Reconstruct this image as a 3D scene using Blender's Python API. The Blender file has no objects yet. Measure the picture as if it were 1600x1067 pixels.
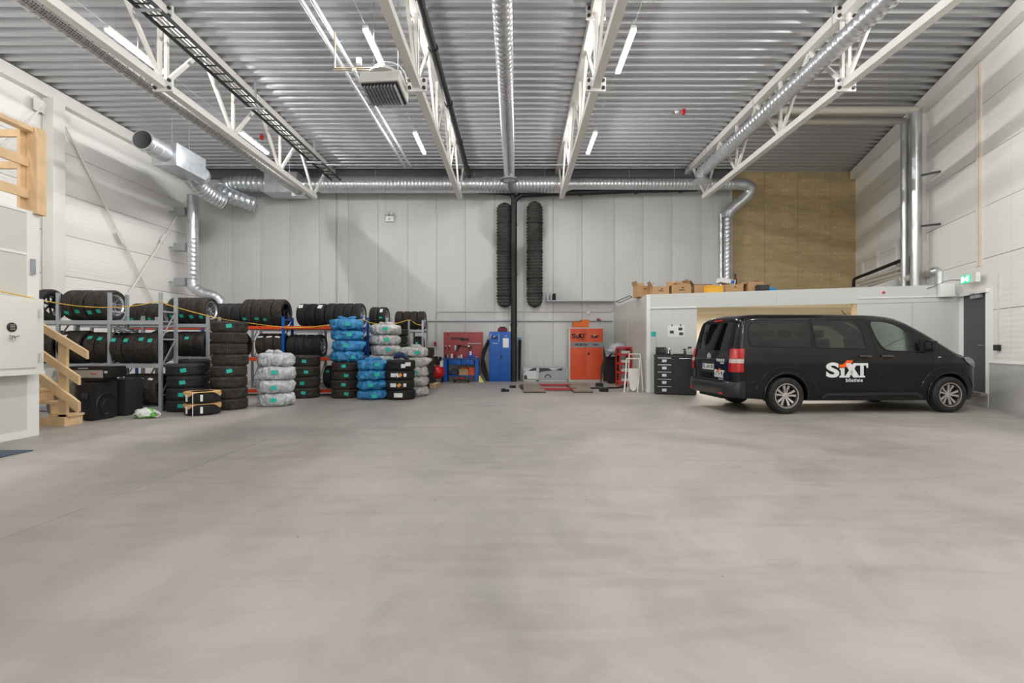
import bpy, bmesh, math, random
from math import pi, sin, cos, atan2, radians, sqrt
from mathutils import Vector, Matrix, noise
random.seed(7)
SC = bpy.context.scene
COL = SC.collection
F, PXC, PYC, CH = 755.0, 807.0, 540.0, 1.29     # focal length in px, vanishing point, eye height
# ---------------------------------------------------------------- camera, world, lights, exposure
cd = bpy.data.cameras.new('camera'); cam = bpy.data.objects.new('camera', cd); COL.objects.link(cam)
cam.location = (0, 0, CH); cam.rotation_euler = (pi/2, 0, 0)
cd.sensor_width = 36; cd.lens = 36*F/1600; cd.clip_start = .05
cd.shift_x = -(PXC-800)/1600; cd.shift_y = (PYC-533.5)/1600
SC.camera = cam
w = bpy.data.worlds.new('world'); SC.world = w; w.use_nodes = True
w.node_tree.nodes['Background'].inputs[0].default_value = (.9, .95, 1, 1)
w.node_tree.nodes['Background'].inputs[1].default_value = .5
vs = SC.view_settings; vs.view_transform = 'Standard'; vs.look = 'None'; vs.gamma = 1; vs.use_curve_mapping = False
vs.exposure = 0.0
LAMP_W, DOOR_W, ROOM_W = 118, 225, 95
def area(name, loc, rot, sx, sy, power, col):
    l = bpy.data.lights.new(name, 'AREA'); l.shape = 'RECTANGLE'; l.size = sx; l.size_y = sy; l.energy = power; l.color = col
    o = bpy.data.objects.new(name, l); COL.objects.link(o); o.location = loc; o.rotation_euler = rot
    return o
# daylight through the open vehicle doors behind the camera
area('daylight_through_doors', (-1.5, -7.6, 2.4), (radians(90), 0, 0), 13, 4.4, DOOR_W, (.97, .985, 1))
for rx, ry in ((5.4, 14.6), (8.6, 13.9)): area('room_lamp', (rx, ry, 2.28), (0, 0, 0), 1.2, .5, ROOM_W, (1, .95, .86))
LROWS = (-7.5, -2.77, 2.15); LYS = (13.85, 9.55, 5.25, .95, -3.35)
for lx in LROWS:
    for ly in LYS:
        for s_ in (-1, 1): area('lamp_light', (lx+s_*.02, ly, 7.03), (0, s_*radians(-58), 0), .06, 1.36, LAMP_W/2, (1, .995, .99))
for ly in (6.9, 2.6, -1.7):  # extra row added out of view to brighten the right wall
    for s_ in (-1, 1): area('lamp_light', ((5.0 if ly < 3 else 7.2)+s_*.02, ly, 7.03), (0, s_*radians(-58), 0), .06, 1.36, LAMP_W/2*1.2, (1, .995, .99))

# ---------------------------------------------------------------- helpers
def P(px, py, Y): return Vector(((px-PXC)*Y/F, Y, CH+(PYC-py)*Y/F))
def lin(c): c /= 255.; return c/12.92 if c <= .04045 else ((c+.055)/1.055)**2.4
def rgb(r, g, b): return (lin(r), lin(g), lin(b), 1)
MATS = {}
def mat(name, col, rough=.5, metal=0, emit=0, var=0, vscale=3, bump=0, bscale=20, coat=0, alpha=None, stretch=None, spec=None, trans=0):
    if name in MATS: return MATS[name]
    m = bpy.data.materials.new(name); m.use_nodes = True; nt = m.node_tree; b = nt.nodes['Principled BSDF']
    b.inputs['Base Color'].default_value = col; b.inputs['Roughness'].default_value = rough; b.inputs['Metallic'].default_value = metal
    if coat: b.inputs['Coat Weight'].default_value = coat; b.inputs['Coat Roughness'].default_value = .03
    if spec is not None: b.inputs['Specular IOR Level'].default_value = spec
    if emit: b.inputs['Emission Color'].default_value = col; b.inputs['Emission Strength'].default_value = emit
    if alpha is not None: b.inputs['Alpha'].default_value = alpha
    if trans: b.inputs['Transmission Weight'].default_value = trans
    if var or bump:
        tc = nt.nodes.new('ShaderNodeTexCoord'); mp = nt.nodes.new('ShaderNodeMapping'); nt.links.new(tc.outputs['Object'], mp.inputs[0])
        if stretch: mp.inputs['Scale'].default_value = stretch
    if var:
        n = nt.nodes.new('ShaderNodeTexNoise'); n.inputs['Scale'].default_value = vscale; n.inputs['Detail'].default_value = 6; nt.links.new(mp.outputs[0], n.inputs[0])
        r = nt.nodes.new('ShaderNodeMapRange'); r.inputs[1].default_value = .3; r.inputs[2].default_value = .7; r.inputs[3].default_value = 1-var; r.inputs[4].default_value = 1+var
        nt.links.new(n.outputs['Fac'], r.inputs[0])
        mx = nt.nodes.new('ShaderNodeVectorMath'); mx.operation = 'SCALE'; mx.inputs[0].default_value = col[:3]; nt.links.new(r.outputs[0], mx.inputs['Scale'])
        nt.links.new(mx.outputs[0], b.inputs['Base Color'])
    if bump:
        n = nt.nodes.new('ShaderNodeTexNoise'); n.inputs['Scale'].default_value = bscale; n.inputs['Detail'].default_value = 5; nt.links.new(mp.outputs[0], n.inputs[0])
        bp = nt.nodes.new('ShaderNodeBump'); bp.inputs['Strength'].default_value = bump; bp.inputs['Distance'].default_value = .02
        nt.links.new(n.outputs['Fac'], bp.inputs['Height']); nt.links.new(bp.outputs[0], b.inputs['Normal'])
    MATS[name] = m; return m
class MB:
    def __init__(s): s.bm = bmesh.new()
    def box(s, c, d, rz=0, M=None, bev=0):
        m = Matrix.Translation(c) @ Matrix.Rotation(rz, 4, 'Z') @ Matrix.Diagonal((d[0], d[1], d[2], 1))
        if M is not None: m = M @ m
        r = bmesh.ops.create_cube(s.bm, size=1, matrix=m)
        if bev:
            es = list({e for v in r['verts'] for e in v.link_edges})
            bmesh.ops.bevel(s.bm, geom=es, offset=bev, segments=2, affect='EDGES', profile=.7)
        return s
    def b6(s, x0, x1, y0, y1, z0, z1, bev=0): return s.box(((x0+x1)/2, (y0+y1)/2, (z0+z1)/2), (abs(x1-x0), abs(y1-y0), abs(z1-z0)), bev=bev)
    def bar(s, p0, p1, w, h, up=(0, 0, 1)):
        p0 = Vector(p0); p1 = Vector(p1); d = p1-p0; L = d.length; d.normalize(); up = Vector(up)
        if abs(d.dot(up)) > .98: up = Vector((0, 1, 0))
        a = d.cross(up).normalized(); b = a.cross(d).normalized()
        M = Matrix((a, d, b)).transposed().to_4x4(); M.translation = (p0+p1)/2
        bmesh.ops.create_cube(s.bm, size=1, matrix=M @ Matrix.Diagonal((w, L, h, 1))); return s
    def tube(s, pts, r, n=12, cap=True, closed=False):
        pts = [Vector(p) for p in pts]; rs = r if isinstance(r, (list, tuple)) else [r]*len(pts)
        prev = None; rings = []; up = None
        for i, p in enumerate(pts):
            a = pts[max(i-1, 0)]; b = pts[min(i+1, len(pts)-1)]
            if closed: a = pts[i-1]; b = pts[(i+1) % len(pts)]
            d = (b-a).normalized()
            if up is None: up = Vector((0, 0, 1)) if abs(d.z) < .9 else Vector((1, 0, 0))
            x = d.cross(up).normalized(); y = x.cross(d).normalized(); up = y
            rings.append([s.bm.verts.new(p+(x*cos(2*pi*k/n)+y*sin(2*pi*k/n))*rs[i]) for k in range(n)])
        m = len(rings)
        for i in range(m if closed else m-1):
            A = rings[i]; B = rings[(i+1) % m]
            for k in range(n): s.bm.faces.new((A[k], A[(k+1) % n], B[(k+1) % n], B[k]))
        if cap and not closed:
            s.bm.faces.new(rings[0]); s.bm.faces.new(rings[-1][::-1])
        return s
    def lathe(s, prof, n=32, M=None, closed=False):
        M = M or Matrix.Identity(4)
        rings = [[s.bm.verts.new(M @ Vector((r*cos(2*pi*k/n), r*sin(2*pi*k/n), z))) for k in range(n)] for r, z in prof]
        m = len(rings)
        for i in range(m if closed else m-1):
            A = rings[i]; B = rings[(i+1) % m]
            for k in range(n): s.bm.faces.new((A[k], A[(k+1) % n], B[(k+1) % n], B[k]))
        if not closed:
            if prof[0][0] > 1e-4: s.bm.faces.new(rings[0][::-1])
            if prof[-1][0] > 1e-4: s.bm.faces.new(rings[-1])
        return s
    def prism(s, poly, t0, t1, fn):
        """poly 2D, extruded t0..t1; fn(u,v,t)->Vector"""
        A = [s.bm.verts.new(fn(u, v, t0)) for u, v in poly]; B = [s.bm.verts.new(fn(u, v, t1)) for u, v in poly]; n = len(poly)
        for k in range(n): s.bm.faces.new((A[k], A[(k+1) % n], B[(k+1) % n], B[k]))
        s.bm.faces.new(A[::-1]); s.bm.faces.new(B); return s
    def sph(s, c, r, seg=16, sc=(1, 1, 1)):
        bmesh.ops.create_uvsphere(s.bm, u_segments=seg, v_segments=seg//2+1, radius=r, matrix=Matrix.Translation(c) @ Matrix.Diagonal((*sc, 1))); return s
    def xf(s, M): bmesh.ops.transform(s.bm, matrix=M, verts=s.bm.verts); return s
    def mesh(s, name, m, smooth=40):
        bmesh.ops.recalc_face_normals(s.bm, faces=s.bm.faces)
        me = bpy.data.meshes.new(name); s.bm.to_mesh(me); s.bm.free(); me.materials.append(m)
        if smooth:
            me.polygons.foreach_set('use_smooth', [True]*len(me.polygons)); me.set_sharp_from_angle(angle=radians(smooth))
        return me
def obj(name, mb, m, parent=None, smooth=40):
    me = mb if isinstance(mb, bpy.types.Mesh) else mb.mesh(name, m, smooth)
    o = bpy.data.objects.new(name, me); COL.objects.link(o)
    if parent is not None: setpar(o, parent)
    return o
def world_mat(o):
    m = o.matrix_basis.copy()
    if o.parent: m = world_mat(o.parent) @ o.matrix_parent_inverse @ m
    return m
def setpar(o, parent, inv=True):
    o.parent = parent
    if inv: o.matrix_parent_inverse = world_mat(parent).inverted()
def tag(o, label, cat, group=None, kind=None):
    o['label'] = label; o['category'] = cat
    if group: o['group'] = group
    if kind: o['kind'] = kind
    return o
def thing(name, label, cat, loc=(0, 0, 0), rz=0, group=None):
    o = bpy.data.objects.new(name, None); COL.objects.link(o); o.location = loc; o.rotation_euler = (0, 0, rz); o.empty_display_size = .1
    return tag(o, label, cat, group)
def struct(name, mb, m, parent=None, label=None, cat=None, smooth=40):
    o = obj(name, mb, m, parent, smooth)
    if parent is None:
        o['kind'] = 'structure'
        if label: o['label'] = label; o['category'] = cat or name.split('_')[0]
    return o
def structE(name, label, cat, loc=(0, 0, 0), rz=0):
    o = thing(name, label, cat, loc, rz); o['kind'] = 'structure'; return o
def kids(o): return [c for c in bpy.data.objects if c.parent == o]
def copy_thing(o, label, ch=None):
    c = o.copy(); COL.objects.link(c); c['label'] = label
    for k in (kids(o) if ch is None else ch):
        d = k.copy(); COL.objects.link(d); d.parent = c
    return c
ORD = ['', 'first', 'second', 'third', 'fourth', 'fifth', 'sixth', 'seventh', 'eighth', 'ninth', 'tenth']
def text_mesh(txt, size, m, bold=0.0, ext=0.002, align='CENTER', shear=0, spacing=1.0):
    c = bpy.data.curves.new('t', 'FONT'); c.body = txt; c.size = size; c.extrude = ext; c.offset = bold; c.align_x = align; c.align_y = 'CENTER'; c.shear = shear; c.space_character = spacing
    o = bpy.data.objects.new('t', c); COL.objects.link(o)
    dg = bpy.context.evaluated_depsgraph_get(); me = bpy.data.meshes.new_from_object(o.evaluated_get(dg))
    bpy.data.objects.remove(o); me.materials.clear(); me.materials.append(m); return me
def text(name, txt, size, m, M, parent, bold=0., ext=.002, align='CENTER', shear=0, spacing=1.0):
    me = text_mesh(txt, size, m, bold, ext, align, shear, spacing); me.transform(M)
    return obj(name, me, m, parent)
def facecam(x, y, z, rz=0):   # text plane standing upright, reading along +X, facing -Y
    return Matrix.Translation((x, y, z)) @ Matrix.Rotation(rz, 4, 'Z') @ Matrix.Rotation(pi/2, 4, 'X')
def arc(c, r, a0, a1, n, fn):
    return [fn(c[0]+r*cos(a0+(a1-a0)*i/n), c[1]+r*sin(a0+(a1-a0)*i/n)) for i in range(n+1)]
def smoothpath(pts, k=6):
    pts = [Vector(p) for p in pts]; out = []
    for i in range(len(pts)-1):
        p0 = pts[max(i-1, 0)]; p1 = pts[i]; p2 = pts[i+1]; p3 = pts[min(i+2, len(pts)-1)]
        for j in range(k):
            t = j/k; out.append(.5*((2*p1)+(p2-p0)*t+(2*p0-5*p1+4*p2-p3)*t*t+(3*p1-p0-3*p2+p3)*t**3))
    out.append(pts[-1]); return out
# ---------------------------------------------------------------- materials
WHITE = mat('painted_steel_white', rgb(222, 221, 218), .42, var=.015, vscale=1.2)
TRUSS = mat('truss_paint', rgb(230, 227, 220), .4)
TRIMW = mat('white_trim', rgb(230, 230, 226), .35)
GALV = mat('galvanised', rgb(200, 204, 208), .32, .7, var=.12, vscale=7)
GALVD = mat('galvanised_dull', rgb(168, 172, 176), .45, .5, var=.1, vscale=9)
RACKG = mat('rack_grey', rgb(178, 184, 188), .42, .3, var=.06, vscale=6)
DARKG = mat('dark_steel', rgb(62, 64, 66), .5, .3)
BLACKP = mat('black_plastic', rgb(24, 24, 26), .42)
BLACKM = mat('black_matt', rgb(22, 22, 23), .75)
BLUE = mat('blue_paint', rgb(8, 86, 172), .35, var=.05)
ORANGE = mat('orange_paint', rgb(222, 78, 30), .4, var=.05)
REDP = mat('red_paint', rgb(196, 32, 28), .35)
TEAL = mat('teal_sticker', rgb(30, 178, 160), .6)
PAPER = mat('white_paper', rgb(228, 228, 226), .7)
YELLOW = mat('yellow_plastic', rgb(240, 182, 40), .45)
WOOD = mat('pine', rgb(214, 182, 140), .6, var=.12, vscale=5, stretch=(1, 1, 1))
WOODZ = WOOD
CARD = mat('cardboard', rgb(186, 148, 108), .8, var=.05, vscale=6)
CARDIN = mat('cardboard_inside', rgb(160, 126, 92), .85)
CHROME = mat('chrome', rgb(205, 205, 208), .14, 1)
RIMS = mat('rim_silver', rgb(192, 194, 198), .26, .85)
RIMB = mat('rim_black', rgb(26, 26, 28), .3, .4)
RIMD = mat('rim_dark', rgb(50, 50, 52), .5, .4)
INK = mat('black_ink', rgb(20, 20, 20), .6)
REDINK = mat('red_ink', rgb(215, 30, 40), .6)
GREYC = mat('grey_enamel', rgb(196, 196, 190), .4)

def tyre_mat(name, col, nblocks, bstr, dirt):
    m = bpy.data.materials.new(name); m.use_nodes = True; nt = m.node_tree; N = nt.nodes.new; L = nt.links.new; b = nt.nodes['Principled BSDF']
    b.inputs['Roughness'].default_value = .72
    tc = N('ShaderNodeTexCoord'); sp = N('ShaderNodeSeparateXYZ'); L(tc.outputs['Object'], sp.inputs[0])
    at = N('ShaderNodeMath'); at.operation = 'ARCTAN2'; L(sp.outputs[1], at.inputs[0]); L(sp.outputs[0], at.inputs[1])
    ab = N('ShaderNodeMath'); ab.operation = 'ABSOLUTE'; L(sp.outputs[2], ab.inputs[0])
    m1 = N('ShaderNodeMath'); m1.operation = 'MULTIPLY'; m1.inputs[1].default_value = nblocks; L(at.outputs[0], m1.inputs[0])
    m2 = N('ShaderNodeMath'); m2.operation = 'MULTIPLY_ADD'; m2.inputs[1].default_value = 28; L(ab.outputs[0], m2.inputs[0]); L(m1.outputs[0], m2.inputs[2])
    sn = N('ShaderNodeMath'); sn.operation = 'SINE'; L(m2.outputs[0], sn.inputs[0])
    gt = N('ShaderNodeMapRange'); gt.inputs[1].default_value = -.95; gt.inputs[2].default_value = -.45; L(sn.outputs[0], gt.inputs[0])
    # only on the tread (radius near the outside)
    ln = N('ShaderNodeVectorMath'); ln.operation = 'LENGTH'; cx = N('ShaderNodeCombineXYZ'); L(sp.outputs[0], cx.inputs[0]); L(sp.outputs[1], cx.inputs[1]); L(cx.outputs[0], ln.inputs[0])
    nz = N('ShaderNodeTexNoise'); nz.inputs['Scale'].default_value = 11; nz.inputs['Detail'].default_value = 5; L(tc.outputs['Object'], nz.inputs[0])
    bp = N('ShaderNodeBump'); bp.inputs['Strength'].default_value = bstr; bp.inputs['Distance'].default_value = .012; L(gt.outputs[0], bp.inputs['Height']); L(bp.outputs[0], b.inputs['Normal'])
    cr = N('ShaderNodeMix'); cr.data_type = 'RGBA'; cr.inputs[6].default_value = col; cr.inputs[7].default_value = dirt
    rr = N('ShaderNodeMapRange'); rr.inputs[1].default_value = .42; rr.inputs[2].default_value = .7; L(nz.outputs['Fac'], rr.inputs[0]); L(rr.outputs[0], cr.inputs[0])
    # shade in the grooves between blocks, multiplied into the base colour
    ml = N('ShaderNodeMix'); ml.data_type = 'RGBA'; ml.blend_type = 'MULTIPLY'; ml.inputs[0].default_value = .75
    L(cr.outputs[2], ml.inputs[6]); L(gt.outputs[0], ml.inputs[7]); L(ml.outputs[2], b.inputs['Base Color'])
    return m
RUB_W = tyre_mat('rubber_winter', rgb(44, 42, 40), 56, .8, rgb(74, 62, 52))
RUB_S = tyre_mat('rubber_summer', rgb(34, 34, 35), 70, .35, rgb(48, 46, 44))
RUB_N = tyre_mat('rubber_new', rgb(24, 24, 25), 60, .4, rgb(30, 30, 31))

def concrete():
    m = bpy.data.materials.new('concrete_floor'); m.use_nodes = True; nt = m.node_tree; N = nt.nodes.new; L = nt.links.new; b = nt.nodes['Principled BSDF']
    g = N('ShaderNodeNewGeometry'); mp = N('ShaderNodeMapping'); mp.inputs['Scale'].default_value = (1, .7, 1); mp.inputs['Rotation'].default_value = (0, 0, .5); L(g.outputs['Position'], mp.inputs[0])
    def noi(s, d, ro=.6, dist=0, src=mp.outputs[0]):
        n = N('ShaderNodeTexNoise'); n.inputs['Scale'].default_value = s; n.inputs['Detail'].default_value = d; n.inputs['Roughness'].default_value = ro; n.inputs['Distortion'].default_value = dist; L(src, n.inputs[0]); return n
    a = noi(.45, 9, .62, .6); c = noi(1.7, 10, .68, 1.2); f = noi(60, 3)
    cr = N('ShaderNodeValToRGB'); e = cr.color_ramp.elements; e[0].position = .33; e[0].color = rgb(147, 142, 137); e[1].position = .68; e[1].color = rgb(177, 170, 162); L(a.outputs['Fac'], cr.inputs[0])
    c2 = N('ShaderNodeValToRGB'); e = c2.color_ramp.elements; e[0].position = .34; e[0].color = (.83, .83, .845, 1); e[1].position = .56; e[1].color = (1, 1, 1, 1); L(c.outputs['Fac'], c2.inputs[0])
    mx = N('ShaderNodeMix'); mx.data_type = 'RGBA'; mx.blend_type = 'MULTIPLY'; mx.inputs[0].default_value = .75; L(cr.outputs[0], mx.inputs[6]); L(c2.outputs[0], mx.inputs[7])
    # long faint tyre smears
    mp2 = N('ShaderNodeMapping'); mp2.inputs['Scale'].default_value = (.55, 2.4, 1); mp2.inputs['Rotation'].default_value = (0, 0, -.22); L(g.outputs['Position'], mp2.inputs[0])
    s = noi(1.1, 6, .6, 1.6, mp2.outputs[0]); c3 = N('ShaderNodeValToRGB'); e = c3.color_ramp.elements; e[0].position = .36; e[0].color = (.88, .87, .86, 1); e[1].position = .52; e[1].color = (1, 1, 1, 1); L(s.outputs['Fac'], c3.inputs[0])
    m2 = N('ShaderNodeMix'); m2.data_type = 'RGBA'; m2.blend_type = 'MULTIPLY'; m2.inputs[0].default_value = .8; L(mx.outputs[2], m2.inputs[6]); L(c3.outputs[0], m2.inputs[7])
    # small specks
    v = N('ShaderNodeTexVoronoi'); v.inputs['Scale'].default_value = 2.3; L(g.outputs['Position'], v.inputs[0])
    lt = N('ShaderNodeMath'); lt.operation = 'LESS_THAN'; lt.inputs[1].default_value = .022; L(v.outputs['Distance'], lt.inputs[0])
    m3 = N('ShaderNodeMix'); m3.data_type = 'RGBA'; m3.inputs[7].default_value = rgb(95, 90, 86); L(lt.outputs[0], m3.inputs[0]); L(m2.outputs[2], m3.inputs[6])
    L(m3.outputs[2], b.inputs['Base Color'])
    rr = N('ShaderNodeMapRange'); rr.inputs[3].default_value = .38; rr.inputs[4].default_value = .62; L(c.outputs['Fac'], rr.inputs[0]); L(rr.outputs[0], b.inputs['Roughness'])
    bp = N('ShaderNodeBump'); bp.inputs['Strength'].default_value = .08; bp.inputs['Distance'].default_value = .01; L(f.outputs['Fac'], bp.inputs['Height']); L(bp.outputs[0], b.inputs['Normal'])
    return m
CONC = concrete()
PLINTH = mat('plinth_concrete', rgb(188, 187, 184), .8, var=.07, vscale=2.5, bump=.1, bscale=40)

def ribbed(name, col, axis, freq, strength=.25, rough=.42):
    """painted sandwich panel with shallow micro-ribs (fine relief)"""
    m = bpy.data.materials.new(name); m.use_nodes = True; nt = m.node_tree; N = nt.nodes.new; L = nt.links.new; b = nt.nodes['Principled BSDF']
    b.inputs['Base Color'].default_value = col; b.inputs['Roughness'].default_value = rough
    g = N('ShaderNodeNewGeometry'); sp = N('ShaderNodeSeparateXYZ'); L(g.outputs['Position'], sp.inputs[0])
    mu = N('ShaderNodeMath'); mu.operation = 'MULTIPLY'; mu.inputs[1].default_value = freq*2*pi; L(sp.outputs[axis], mu.inputs[0])
    s = N('ShaderNodeMath'); s.operation = 'SINE'; L(mu.outputs[0], s.inputs[0])
    bp = N('ShaderNodeBump'); bp.inputs['Strength'].default_value = strength; bp.inputs['Distance'].default_value = .004; L(s.outputs[0], bp.inputs['Height']); L(bp.outputs[0], b.inputs['Normal'])
    return m
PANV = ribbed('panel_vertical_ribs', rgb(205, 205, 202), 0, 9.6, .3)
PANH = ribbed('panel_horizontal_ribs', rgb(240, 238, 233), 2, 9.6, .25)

# ---------------------------------------------------------------- room
YB, XL, ZC = 17.8, -11.67, 7.70
def XR(Y): return 6.41+.342*Y
AR = math.atan(.342); rdir = Vector((sin(AR), cos(AR), 0)); rnor = Vector((-cos(AR), sin(AR), 0))     # along the right wall (away), into the room
YN = -8.0
fl = struct('floor', MB().b6(-12.5, 13.5, YN-.3, 18.6, -.3, -.012), mat('joint_filler', rgb(84, 80, 76), .8), label='grey concrete floor of the hall', cat='floor')
for x0, x1 in ((-12.5, -3.434), (-3.428, 13.5)):
    for y0, y1 in ((YN-.3, 7.547), (7.553, 18.6)):
        obj('slab', MB().b6(x0, x1, y0, y1, -.05, 0), CONC, fl)
# ceiling deck
def deck():
    mb = MB(); pts = []; y = YN-.2; p = .292
    while y < YB+.3:
        pts += [(y, 0), (y+.115, 0), (y+.125, .012), (y+.165, .118), (y+.172, .13), (y+.245, .13), (y+.252, .118)]
        y += p
    t = .006
    poly = pts+[(a, b+t) for a, b in reversed(pts)]
    A = [mb.bm.verts.new((-12.2, a, ZC+b)) for a, b in pts]; B = [mb.bm.verts.new((13.2, a, ZC+b)) for a, b in pts]
    for i in range(len(pts)-1): mb.bm.faces.new((A[i], A[i+1], B[i+1], B[i]))
    return mb
DECKM = mat('deck_steel', rgb(192, 193, 197), .36, .65, var=.02, vscale=1.5, stretch=(.25, 6, 6))
ce = struct('ceiling', deck(), DECKM, label='corrugated trapezoidal steel roof deck of the hall', cat='ceiling', smooth=20)
obj('light_block_slab', MB().b6(-12.2, 13.4, YN-.3, 18.5, ZC+.16, ZC+.3), GALVD, ce)  # unseen slab added above the deck to block light

# back wall: vertical panels
wb = struct('wall_back', MB().b6(XL-.4, 13.3, YB+.12, YB+.3, 0, ZC+.15), GREYC, label='white rear wall of vertical ribbed steel panels', cat='wall')
xw = 7.92; x = xw; pw = 1.085; cols = []
PX = [XL]+[(px-PXC)*YB/F for px in (363, 407.6, 452.8, 498.7, 526, 544.6, 590.6, 637, 682, 727, 773, 818, 864, 909.5, 960, 1005, 1050, 1096, 1142)]
for a, b in zip(PX[:-1], PX[1:]):
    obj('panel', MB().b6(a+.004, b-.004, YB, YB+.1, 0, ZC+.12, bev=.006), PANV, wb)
x0 = (526-PXC)*YB/F; obj('joint_profile', MB().b6(x0-.022, x0+.022, YB-.02, YB+.02, 0, 7.05), GALVD, wb)
x0 = PX[-1]; obj('edge_trim', MB().b6(x0-.03, x0+.04, YB-.02, YB+.11, 2.6, ZC-.05), TRIMW, wb)
# plywood part
ply = mat('plywood_osb', rgb(190, 168, 126), .75, var=.13, vscale=2.2, stretch=(1, 1, 3.2), bump=.1, bscale=30)
for i in range(4):
    a = PX[-1]+.04+i*1.22; b = min(a+1.21, 12.75)
    for z0, z1 in ((0, 2.5), (2.505, 5.0), (5.005, ZC+.1)): obj('plywood_sheet', MB().b6(a, b, YB+.03, YB+.1, z0, z1), ply, wb)
mb = MB()
for px in (1173, 1200, 1227, 1254, 1281, 1308):
    for py in (279, 300, 322, 331, 352, 375, 398, 425, 433):
        for dx in (-3, 3):
            for dy in (-3, 3):
                if random.random() < .72:
                    q = P(px+dx+random.uniform(-1, 1), py+dy, YB+.03); mb.box((q.x, YB+.025, q.z), (.026, .012, .026))
o = obj('screw_heads', mb, mat('zinc', rgb(225, 222, 210), .4), wb); o['kind'] = 'stuff'

# left wall
wl = struct('wall_left', MB().b6(XL-.3, XL-.1, YN-.3, 18.2, 0, ZC+.15), GREYC, label='white left wall of horizontal steel panels', cat='wall')
zj = [0, .97, 2.03, 3.09, 4.15, 5.2, 6.27, ZC+.1]
yc = (-6.0, -.0, 6.0, 12.0, YB)
for a, b in zip((YN,)+yc[:-1], yc):
    for z0, z1 in zip(zj[:-1], zj[1:]):
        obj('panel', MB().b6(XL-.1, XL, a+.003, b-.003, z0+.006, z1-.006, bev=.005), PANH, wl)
def beamI(mb, p0, p1, w, h):
    mb.bar(p0, p1, w, h); return mb
lb = tag(obj('edge_beam', MB().b6(XL, XL+.2, YN, YB-.02, ZC-.32, ZC-.02, bev=.01), TRUSS), 'white steel edge beam along the top of left wall', 'beam')
wr = struct('wall_right', MB().bar((XR(-8)+.3, YN-.3, ZC/2), (XR(18.4)+.3, 18.6, ZC/2), .2, ZC+.3), GREYC, label='white right wall of horizontal steel panels above concrete plinth', cat='wall')
def on_right(Y, off=0, z=0): return Vector((XR(Y), Y, z))+rnor*off
zr = [.93, 2.03, 3.13, 4.23, 5.33, 6.43, ZC+.1]
yr = (-8, -2.2, 3.6, 9.4, 12.6, 17.85)
for a, b in zip(yr[:-1], yr[1:]):
    for z0, z1 in zip(zr[:-1], zr[1:]):
        if a == 9.4 and z0 < 2.1: continue
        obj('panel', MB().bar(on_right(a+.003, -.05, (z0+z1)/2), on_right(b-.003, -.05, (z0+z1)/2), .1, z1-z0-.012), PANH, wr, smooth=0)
# panels around the door
DY0, DY1, DZ0, DZ1 = 10.06, 11.02, .30, 2.42
for z0, z1 in ((.93, 2.03), (2.03, 3.13)):
    for a, b in ((9.403, DY0-.04), (DY1+.04, 12.597)):
        obj('panel', MB().bar(on_right(a, -.05, (z0+z1)/2), on_right(b, -.05, (z0+z1)/2), .1, z1-z0-.012), PANH, wr, smooth=0)
obj('panel', MB().bar(on_right(DY0-.04, -.05, (DZ1+.04+3.13)/2), on_right(DY1+.04, -.05, (DZ1+.04+3.13)/2), .1, 3.13-DZ1-.05), PANH, wr, smooth=0)
for a, b in ((YN, DY0-.04), (DY1+.04, 17.8)):
    obj('plinth', MB().bar(on_right(a, -.04, .465), on_right(b, -.04, .465), .14, .93), PLINTH, wr)
obj('plinth', MB().bar(on_right(DY0-.04, -.04, .13), on_right(DY1+.04, -.04, .13), .18, .26), PLINTH, wr)
obj('plinth_flashing', MB().bar(on_right(YN, .02, .94), on_right(DY0-.05, .02, .94), .04, .02), TRIMW, wr)
tag(obj('edge_beam', MB().bar(on_right(YN, .11, ZC-.17), on_right(17.7, .11, ZC-.17), .2, .3), TRUSS), 'white steel edge beam along the top of right wall', 'beam')
# near wall behind the camera (with door openings)
struct('wall_near', MB().b6(-12.2, 5, YN-.3, YN-.1, 4.8, ZC+.15).b6(-12.2, -8.2, YN-.3, YN-.1, 0, 4.8), WHITE, label='white wall behind the camera above the vehicle doors', cat='wall')
# door on right wall
dr = structE('door_1', 'dark grey steel door in the right wall past the van', 'door', on_right(DY0, 0, 0))
fm = MB()
for yy in (DY0-.03, DY1+.03): fm.bar(on_right(yy, .0, DZ0-.03), on_right(yy, .0, DZ1+.04), .06, .16)
fm.bar(on_right(DY0-.03, .0, DZ1+.02), on_right(DY1+.03, .0, DZ1+.02), .16, .07)
obj('door_frame', fm, TRIMW, dr)
obj('door_leaf', MB().bar(on_right(DY0, -.02, (DZ0+DZ1)/2), on_right(DY1, -.02, (DZ0+DZ1)/2), .05, DZ1-DZ0), mat('door_anthracite', rgb(70, 71, 73), .45), dr)
obj('sill', MB().bar(on_right(DY0, .05, DZ0-.03), on_right(DY1, .05, DZ0-.03), .2, .05), mat('sill_wood', rgb(150, 142, 132), .6), dr)
hb = MB().tube([on_right(10.16, .0, 1.3), on_right(10.16, .07, 1.3), on_right(10.29, .07, 1.3)], .011, 8)
obj('door_handle', hb, CHROME, dr)
obj('door_closer', MB().bar(on_right(10.25, .04, DZ1-.07), on_right(10.6, .04, DZ1-.07), .06, .07).bar(on_right(10.4, .1, DZ1), on_right(10.85, .03, DZ1+.02), .02, .02), GALVD, dr)
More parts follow.
